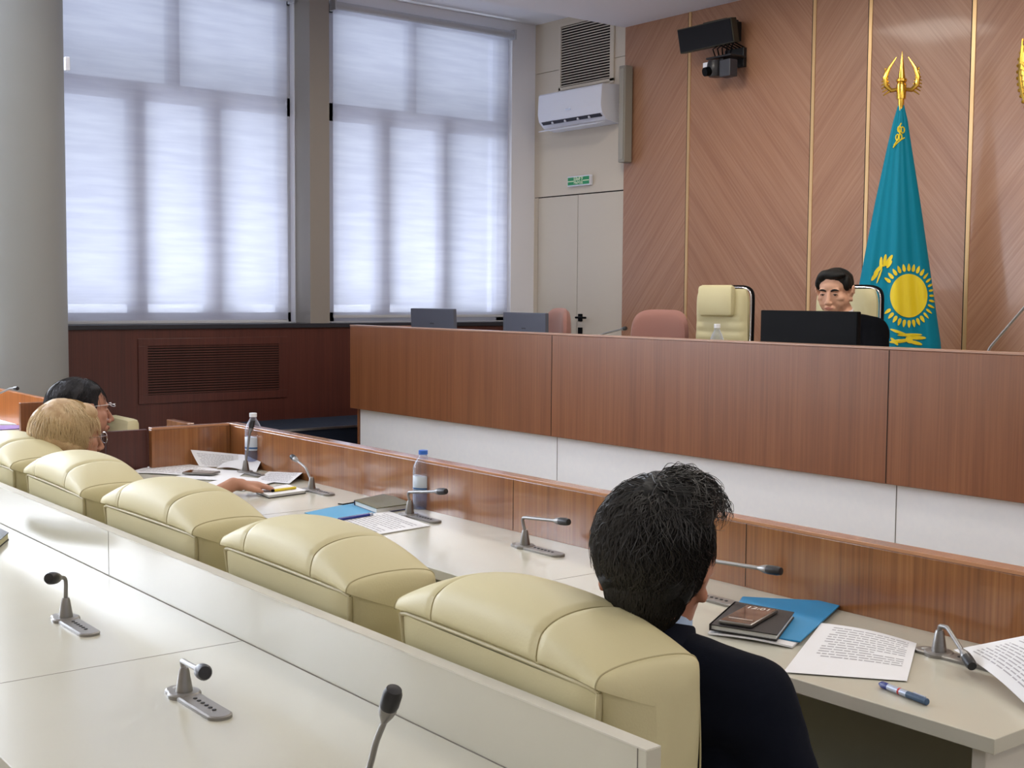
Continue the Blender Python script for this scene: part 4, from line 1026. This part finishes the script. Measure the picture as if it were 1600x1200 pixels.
def lips(H, parent, off, m=None):
    b = MB()
    b.tube([H @ V(x, .0960-14*x*x, -.0675-8*x*x+.0010*math.cos(x*300)) for x in (-.023, -.015, -.007, 0, .007, .015, .023)], [.0008, .0022, .0030, .0027, .0030, .0022, .0008], 8)
    b.tube([H @ V(x, .0940-14*x*x, -.0750+10*x*x) for x in (-.020, -.012, 0, .012, .020)], [.0008, .0030, .0038, .0030, .0008], 8)
    b.build('lips', m or M['lip'], parent, True, off)
def strands(H, center, rad, whorl, n, length, r_, mask, lift=.05, wave=.0, down=.5, seed=1, seg=6):
    rnd = random.Random(seed); b = MB(); center = Vector(center); rad = Vector(rad); wd = Vector(whorl).normalized(); cnt = 0
    def surf(d, k): return center+V(d.x*rad.x, d.y*rad.y, d.z*rad.z)*k
    while cnt < n:
        d = V(rnd.gauss(0, 1), rnd.gauss(0, 1), rnd.gauss(0, 1)).normalized()
        if not mask(d): continue
        cnt += 1
        tang = (d-wd*d.dot(wd)); tang = (d-wd)-(d*((d-wd).dot(d)))
        if tang.length < 1e-3: continue
        tang.normalize(); tang = (tang+V(rnd.gauss(0, .28), rnd.gauss(0, .28), rnd.gauss(0, .2)-down*.5)); tang = (tang-d*tang.dot(d)).normalized()
        L_ = length*(.6+.7*rnd.random()); lf = lift*rnd.random()**1.5*(1 if d.z > .2 else .35); P = []; ph = rnd.random()*6; dd = d.copy()
        side = d.cross(tang)
        for k in range(seg+1):
            f = k/seg
            P.append(H @ surf((dd+side*wave*math.sin(ph+f*5)*f).normalized(), 1.0+lf*math.sin(f*2.4)))
            dd = (dd+tang*(L_/seg/.1)).normalized()
        b.tube(P, [r_*(1-.85*(k/seg)**2) for k in range(seg+1)], 3, cap=False)
    return b
def hand(b, W_, d, n, s=1, curl=.5, side=1, spread=.10):
    """W_ wrist point, d direction of fingers, n back-of-hand normal; side=+1 thumb towards n x d"""
    d = Vector(d).normalized(); n = Vector(n); n = (n-d*n.dot(d)).normalized(); t_ = n.cross(d)*side; W_ = Vector(W_)
    P = lambda x, y, z: W_+(t_*x+d*y+n*z)*s
    b.cap(P(0, -.02, 0), .024*s, P(0, .01, 0), .025*s)
    for x, w__ in ((-.030, .0125), (-.011, .014), (.010, .0145), (.028, .014)):
        b.cap(P(x*.55, .015, 0), .017*s, P(x, .082, .002), w__*s)
    for x, l0, l1, l2 in ((-.031, .030, .020, .018), (-.0115, .040, .025, .020), (.0095, .044, .028, .021), (.030, .038, .024, .020)):
        p = P(x, .085, .002); a_ = -.25*curl; sx = x*spread*10
        dirn = lambda a: (d*math.cos(a)+n*math.sin(a)+t_*sx*.25).normalized()
        q = p+dirn(a_)*l0*s; a2 = a_-.7*curl; q2 = q+dirn(a2)*l1*s; a3 = a2-.5*curl; q3 = q2+dirn(a3)*l2*s
        b.cap(p, .0095*s, q, .0085*s); b.cap(q, .0086*s, q2, .0078*s); b.cap(q2, .0078*s, q3, .0066*s)
        b.ell(q, (.0093*s, .0093*s, .0093*s), n=10, m=8)
    a = P(.025, .025, -.004); c_ = P(.050, .055, -.010); e = P(.056, .085, -.014); b.cap(a, .015*s, c_, .0115*s); b.cap(c_, .0110*s, e, .0085*s)

def seated(name, label, base, H, J, mats, male=True, cloth_sm=8, voxel=.0055, hands=True, nose=1.0, extra=None, sleeves=True, collar=None):
    """J joints in world axes: pelvis, chest, neck, sh_l, sh_r, el_l, el_r, wr_l, wr_r, kn_l, kn_r, an_l, an_r"""
    base = Vector(base); t = thing(name, label, 'person', base); off = -base
    b = MB(); head_shape(b, H, male, nose)
    skull = H @ V(0, -.028, -.055)
    b.cap(skull, .052 if male else .045, J['neck'], .053 if male else .046)
    b.cap(J['neck']-V(0, 0, .04), .045, J['chest'], .10); b.cap(J['chest'], .12, J['pelvis'], .12)
    for s in 'lr':
        b.cap(J['neck']-V(0, 0, .05), .035, J['sh_'+s], .042); b.cap(J['sh_'+s], .044, J['el_'+s], .036); b.cap(J['el_'+s], .036, J['wr_'+s], .024)
        b.cap(J['pelvis'], .09, J['kn_'+s], .055); b.cap(J['kn_'+s], .052, J['an_'+s], .035); b.cap(J['an_'+s], .035, J['an_'+s]+J['toe'], .03)
        d = (J['wr_'+s]-J['el_'+s]).normalized(); hd = J.get('hd_'+s, d); hn = J.get('hn_'+s, V(0, 0, 1))
        hand(b, J['wr_'+s]+hd*.02, hd, hn, .95 if male else .88, J.get('curl_'+s, .8), side=(1 if s == 'l' else -1))
    b.blob('body', mats['skin'], t, voxel, 3, off)
    # jacket or cardigan
    b = MB(); T_ = (J['sh_l']-J['sh_r']).normalized(); nb = Vector(J['neck']); ch = Vector(J['chest']); pe = Vector(J['pelvis'])
    sw = (J['sh_l']-J['sh_r']).length/2
    for k in range(-3, 4):
        f = k/3; b.cap(ch+T_*f*(sw-.06)+V(0, 0, .02), .095-.012*abs(f), pe+T_*f*(sw-.10)*.9+V(0, 0, .02), .115, n=14)
        b.cap(ch+T_*f*(sw-.05)+V(0, 0, .05), .085, ch+T_*f*(sw-.07)-V(0, 0, .10), .100, n=14)
    for s in 'lr':
        b.cap(nb+(J['sh_'+s]-nb)*.22-V(0, 0, .022), .058, J['sh_'+s], .066); b.cap(nb+(J['sh_'+s]-nb)*.5-V(0, 0, .05), .07, J['sh_'+s]-V(0, 0, .02), .068)
        b.cap(J['sh_'+s], .068, J['el_'+s], .054); b.cap(J['el_'+s], .054, J['wr_'+s]+(J['el_'+s]-J['wr_'+s])*.22*(1 if sleeves else 2.6), .042)
    b.blob('jacket' if male else 'blouse', mats['top'], t, .008, cloth_sm, off, disp=lambda p: .004*noise.noise(p*9)+.002*noise.noise(p*25))
    # trousers + shoes
    b = MB()
    for s in 'lr':
        b.cap(pe+(J['kn_'+s]-pe)*.1, .115, J['kn_'+s], .075); b.cap(J['kn_'+s], .072, J['an_'+s]+V(0, 0, .04), .055)
    b.blob('trousers', M['trouser'], t, .010, 6, off)
    for s in 'lr':
        b = MB(); b.cap(J['an_'+s]+V(0, 0, -.03), .046, J['an_'+s]+J['toe']+V(0, 0, -.02), .040); b.blob('shoe', M['black'], t, .008, 3, off)
    return t, off
def joints(pel, heading, shw, chest, neck, arms, footz, kneez=.52, lean=0):
    F = V(-math.sin(heading), math.cos(heading), 0); R_ = V(math.cos(heading), math.sin(heading), 0); pel = Vector(pel); chest = Vector(chest); neck = Vector(neck)
    J = dict(pelvis=pel, chest=chest, neck=neck, toe=F*.15+V(0, 0, -.03))
    for s, sg in (('l', -1), ('r', 1)):
        J['sh_'+s] = neck+R_*sg*shw+V(0, 0, -.065)
        J['kn_'+s] = pel+F*.42+R_*sg*.12; J['kn_'+s].z = kneez
        J['an_'+s] = J['kn_'+s]+F*.05; J['an_'+s].z = footz+.09
    J.update(arms); J['F'] = F; J['R'] = R_
    return J

# --- man in navy, foreground, seen from behind
hp = V(-1.450, 1.43, 1.012); hd = math.radians(33)
H = head_matrix(hp, hd, .02, math.radians(2), 1.03)
nk = V(-1.455, 1.425, .90)
J = joints((-1.50, 1.54, .525), math.radians(20), .175, (-1.47, 1.485, .74), nk, {}, 0)
for k_ in ('kn_r', 'an_r', 'kn_l', 'an_l'): J[k_] = J[k_]+V(-.12, -.02, 0)
J['sh_r'] = V(-1.292, 1.49, .825); J['sh_l'] = V(-1.64, 1.39, .845)
J['el_r'] = V(-1.235, 1.56, .60); J['wr_r'] = V(-1.28, 1.78, .585); J['el_l'] = V(-1.74, 1.50, .60); J['wr_l'] = V(-1.58, 1.72, .60)
t, off = seated('person', 'black-haired man in navy suit seen from behind, in the nearest armchair', (-1.5, 1.5, 0), H, J, dict(skin=M['skin_a'], top=M['suit']))
b = MB()
RN = Matrix.Translation(nk) @ Matrix.Rotation(math.radians(25), 4, 'Z') @ Matrix.Rotation(math.radians(-16), 4, 'X')
def ringband(b, Mx, r0_, r1_, z0_, z1_, n=48):
    pr_ = [(r0_, z0_), (r0_+.006, z0_), (r1_+.006, z1_), (r1_+.003, z1_+.003), (r1_, z1_)]; vs = []
    for (r, z) in pr_:
        for k in range(n):
            a_ = 2*PI*k/n; vs.append(Mx @ V(r*math.cos(a_), r*1.06*math.sin(a_), z))
    K = len(pr_); b.add(vs, [(i*n+j, i*n+(j+1) % n, ((i+1) % K)*n+(j+1) % n, ((i+1) % K)*n+j) for i in range(K) for j in range(n)])
ringband(b, RN, .066, .061, -.03, .034); b.build('shirt_collar', M['shirt_blue'], t, True, off)
b = MB(); ringband(b, RN, .082, .067, -.05, .020); b.build('jacket_collar', M['suit'], t, True, off)
b = MB()
b.ell((0, -.012, .058), (.090, .106, .088), M=H); b.ell((0, -.044, .014), (.083, .078, .082), M=H); b.ell((0, -.055, -.034), (.056, .046, .050), M=H)
b.ell((.012, .03, .092), (.075, .07, .056), M=H); b.ell((.040, -.02, .090), (.052, .07, .055), M=H)
for s in (-1, 1): b.ell((s*.068, .014, .042), (.018, .035, .040), M=H)
b.blob('hair', M['hair_black'], t, .006, 4, off, disp=lambda p: .006*noise.noise(p*28)+.003*noise.noise(p*70))
def hmask(d):
    if d.z > .1: return d.y < .6 or d.z > .5
    return d.y < .1-.35*max(0, -d.z)*2 and d.z > -.85
st = strands(H, (0, -.020, .035), (.090, .108, .105), (.15, -.35, 1), 4200, .055, .0009, lambda d: hmask(d) and d.z > -.35, lift=.10, wave=.14, down=.5, seed=3, seg=7)
for q in (strands(H, (0, -.046, -.012), (.067, .070, .085), (0, -.2, 1), 2000, .030, .0008, lambda d: d.y < -.05 and -.80 < d.z < .5, lift=.05, wave=.05, down=1.2, seed=5, seg=5),
          strands(H, (.02, .0, .085), (.082, .088, .070), (-.5, -.3, .6), 420, .065, .0008, lambda d: d.z > .35 and d.x > -.2, lift=.22, wave=.35, down=.0, seed=9, seg=8)):
    n0 = len(st.v); st.v += q.v; st.f += [tuple(i+n0 for i in f) for f in q.f]; st.m += q.m
hs = st.build('hair_strands', M['hair_strand'], t, True, off); hs['kind'] = 'stuff'

# --- blond woman
hp = V(-4.242, 1.445, .965); hd = math.radians(4)
H = head_matrix(hp, hd, .02, 0, .98)
J = joints((-4.30, 1.55, .525), math.radians(3), .15, (-4.27, 1.50, .68), (-4.25, 1.425, .835), {}, 0)
J['el_r'] = V(-4.05, 1.66, .66); J['wr_r'] = V(-4.030, 1.93, .790); J['el_l'] = V(-4.50, 1.58, .64); J['wr_l'] = V(-4.38, 1.74, .64)
J['hd_r'] = V(.32, .9, -.10); J['curl_r'] = .75; J['hd_l'] = V(.2, 1, -.05)
t, off = seated('person', 'woman with short blond hair and glasses in profile, one hand on the desk papers', (-4.3, 1.5, 0), H, J, dict(skin=M['skin_b'], top=M['blouse2']), male=False, sleeves=False, voxel=.005)
eyes(H, t, off, skin=M['skin_b'], brow=M['hair_blond']); lips(H, t, off)
b = MB()
b.ell((0, -.030, .042), (.096, .110, .092), M=H); b.ell((0, -.066, .0), (.088, .078, .092), M=H); b.ell((0, .028, .082), (.076, .060, .036), M=H); b.ell((0, -.045, -.05), (.07, .055, .055), M=H)
for s in (-1, 1): b.ell((s*.074, -.014, .018), (.024, .040, .06), M=H); b.ell((s*.072, -.035, -.01), (.026, .05, .06), M=H)
b.blob('hair', M['hair_blond'], t, .006, 5, off, disp=lambda p: .005*noise.noise(p*22)+.002*noise.noise(p*60))
st = strands(H, (0, -.025, .020), (.100, .120, .112), (0, -.1, 1), 1500, .09, .0010, lambda d: d.z > -.45 and (d.y < .35 or d.z > .55), lift=.03, wave=.05, down=.9, seed=8, seg=6)
hs = st.build('hair_strands', M['hair_blond2'], t, True, off); hs['kind'] = 'stuff'
def glasses(H, t, off, m, rim=.0015, hz=.019):
    g = MB()
    for s in (-1, 1):
        g.tube([H @ V(s*.033+.024*math.cos(a_*PI/10), .104-.002*abs(math.cos(a_*PI/10)), -.004+hz*math.sin(a_*PI/10)) for a_ in range(21)], rim, 6)
        g.tube([H @ V(s*.057, .102, .004), H @ V(s*.078, .06, .004), H @ V(s*.082, .0, .002), H @ V(s*.080, -.018, -.012)], rim, 6)
    g.tube([H @ V(-.010, .105, .002), H @ V(0, .108, .004), H @ V(.010, .105, .002)], rim, 6)
    go = g.build('glasses', m, t, True, off)
    for s in (-1, 1):
        l_ = MB(); l_.ell((s*.033, .103, -.004), (.023, .0012, hz-.001), M=H); l_.build('lens', M['lens'], go, True)
glasses(H, t, off, M['chrome'], .0018)

# --- dark-haired woman
hp = V(-4.945, 1.735, .985); hd = math.radians(2)
H = head_matrix(hp, hd, -.02, 0, 1.02)
J = joints((-5.05, 1.62, .525), 0, .155, (-5.02, 1.62, .70), (-4.985, 1.655, .845), {}, 0)
J['el_r'] = V(-4.82, 1.64, .62); J['wr_r'] = V(-4.97, 1.76, .62); J['el_l'] = V(-5.30, 1.72, .62); J['wr_l'] = V(-5.2, 1.95, .62)
t, off = seated('person', 'dark-haired woman with light glasses in profile beyond the blond woman', (-5.05, 1.62, 0), H, J, dict(skin=M['skin_c'], top=M['blouse']), male=False, voxel=.005, nose=1.2)
eyes(H, t, off, skin=M['skin_c'], brow=M['hair_dark']); lips(H, t, off)
b = MB()
b.ell((0, -.038, .045), (.090, .106, .086), M=H); b.ell((0, -.065, .0), (.086, .075, .095), M=H); b.ell((0, .002, .080), (.074, .064, .036), M=H); b.ell((0, -.075, -.06), (.07, .05, .07), M=H)
for s in (-1, 1): b.ell((s*.070, -.022, .028), (.022, .040, .05), M=H)
b.blob('hair', M['hair_dark'], t, .006, 5, off, disp=lambda p: .003*noise.noise(p*30))
st = strands(H, (0, -.03, .025), (.094, .118, .108), (0, .3, 1), 900, .09, .0009, lambda d: d.z > -.3 and (d.y < .3 or d.z > .6), lift=.03, wave=.03, down=.3, seed=12, seg=6)
hs = st.build('hair_strands', M['hair_dark'], t, True, off); hs['kind'] = 'stuff'
glasses(head_matrix(hp+V(0, 0, .022), hd, -.02, 0, 1.02), t, off, mat('pale_frame', (230, 226, 226), .3), .0012, .004)
# armchair of the dark-haired woman
dup(ch, (-5.03, 1.2, 0), math.radians(1), 'cream leather armchair of the dark-haired woman, beyond the left edge')

# --- man at the counter
hp = at(1304, 457, 'Y', 4.86); hd = math.radians(180-4)
H = head_matrix(hp, math.radians(180+16), .14, 0, .90) @ Matrix.Diagonal((1.10, .97, 1.0, 1))
J = joints((-3.78, 4.93, .92), PI, .19, (-3.765, 4.93, 1.08), (-3.735, 4.90, 1.365), {}, .3, kneez=.80)
J['sh_l'] = V(-3.56, 4.90, 1.300); J['sh_r'] = V(-3.93, 4.92, 1.30)
J['el_l'] = V(-3.46, 4.78, 1.10); J['wr_l'] = V(-3.60, 4.46, 1.105); J['el_r'] = V(-4.02, 4.68, 1.08); J['wr_r'] = V(-3.88, 4.46, 1.105)
t, off = seated('person', 'man in black suit and white shirt sitting behind the black monitor, looking down', (-3.78, 4.95, .3), H, J, dict(skin=M['skin_d'], top=M['suit_black']), voxel=.0042, nose=.2)
eyes(H, t, off, skin=M['skin_d'], brow=M['hair_black'], brow_w=.0050, lash=.0022); lips(H, t, off)
b = MB()
b.ell((0, -.026, .050), (.083, .098, .078), M=H); b.ell((0, -.050, .010), (.080, .070, .085), M=H)
b.ell((0, .030, .098), (.066, .050, .026), M=H); b.ell((-.025, .048, .094), (.050, .036, .017), M=H, rot=(0, .12, 0)); b.ell((.040, .040, .088), (.030, .036, .022), M=H, rot=(0, .3, 0))
for s in (-1, 1): b.ell((s*.070, .016, .052), (.016, .032, .040), M=H)
b.blob('hair', M['hair_black'], t, .005, 4, off, disp=lambda p: .002*noise.noise(p*40))
b = MB(); b.lathe([(.066, -.03), (.070, -.028), (.066, .020), (.062, .020), (.060, -.03)], 40, M=Matrix.Rotation(math.radians(14), 4, 'X'), c=V(hp.x+.01, 4.885, 1.372)); b.build('shirt_collar', M['shirt_white'], t, True, off)
b = MB(); b.ell((-3.745, 4.80, 1.24), (.05, .03, .09)); b.build('shirt_front', M['shirt_white'], t, True, off)
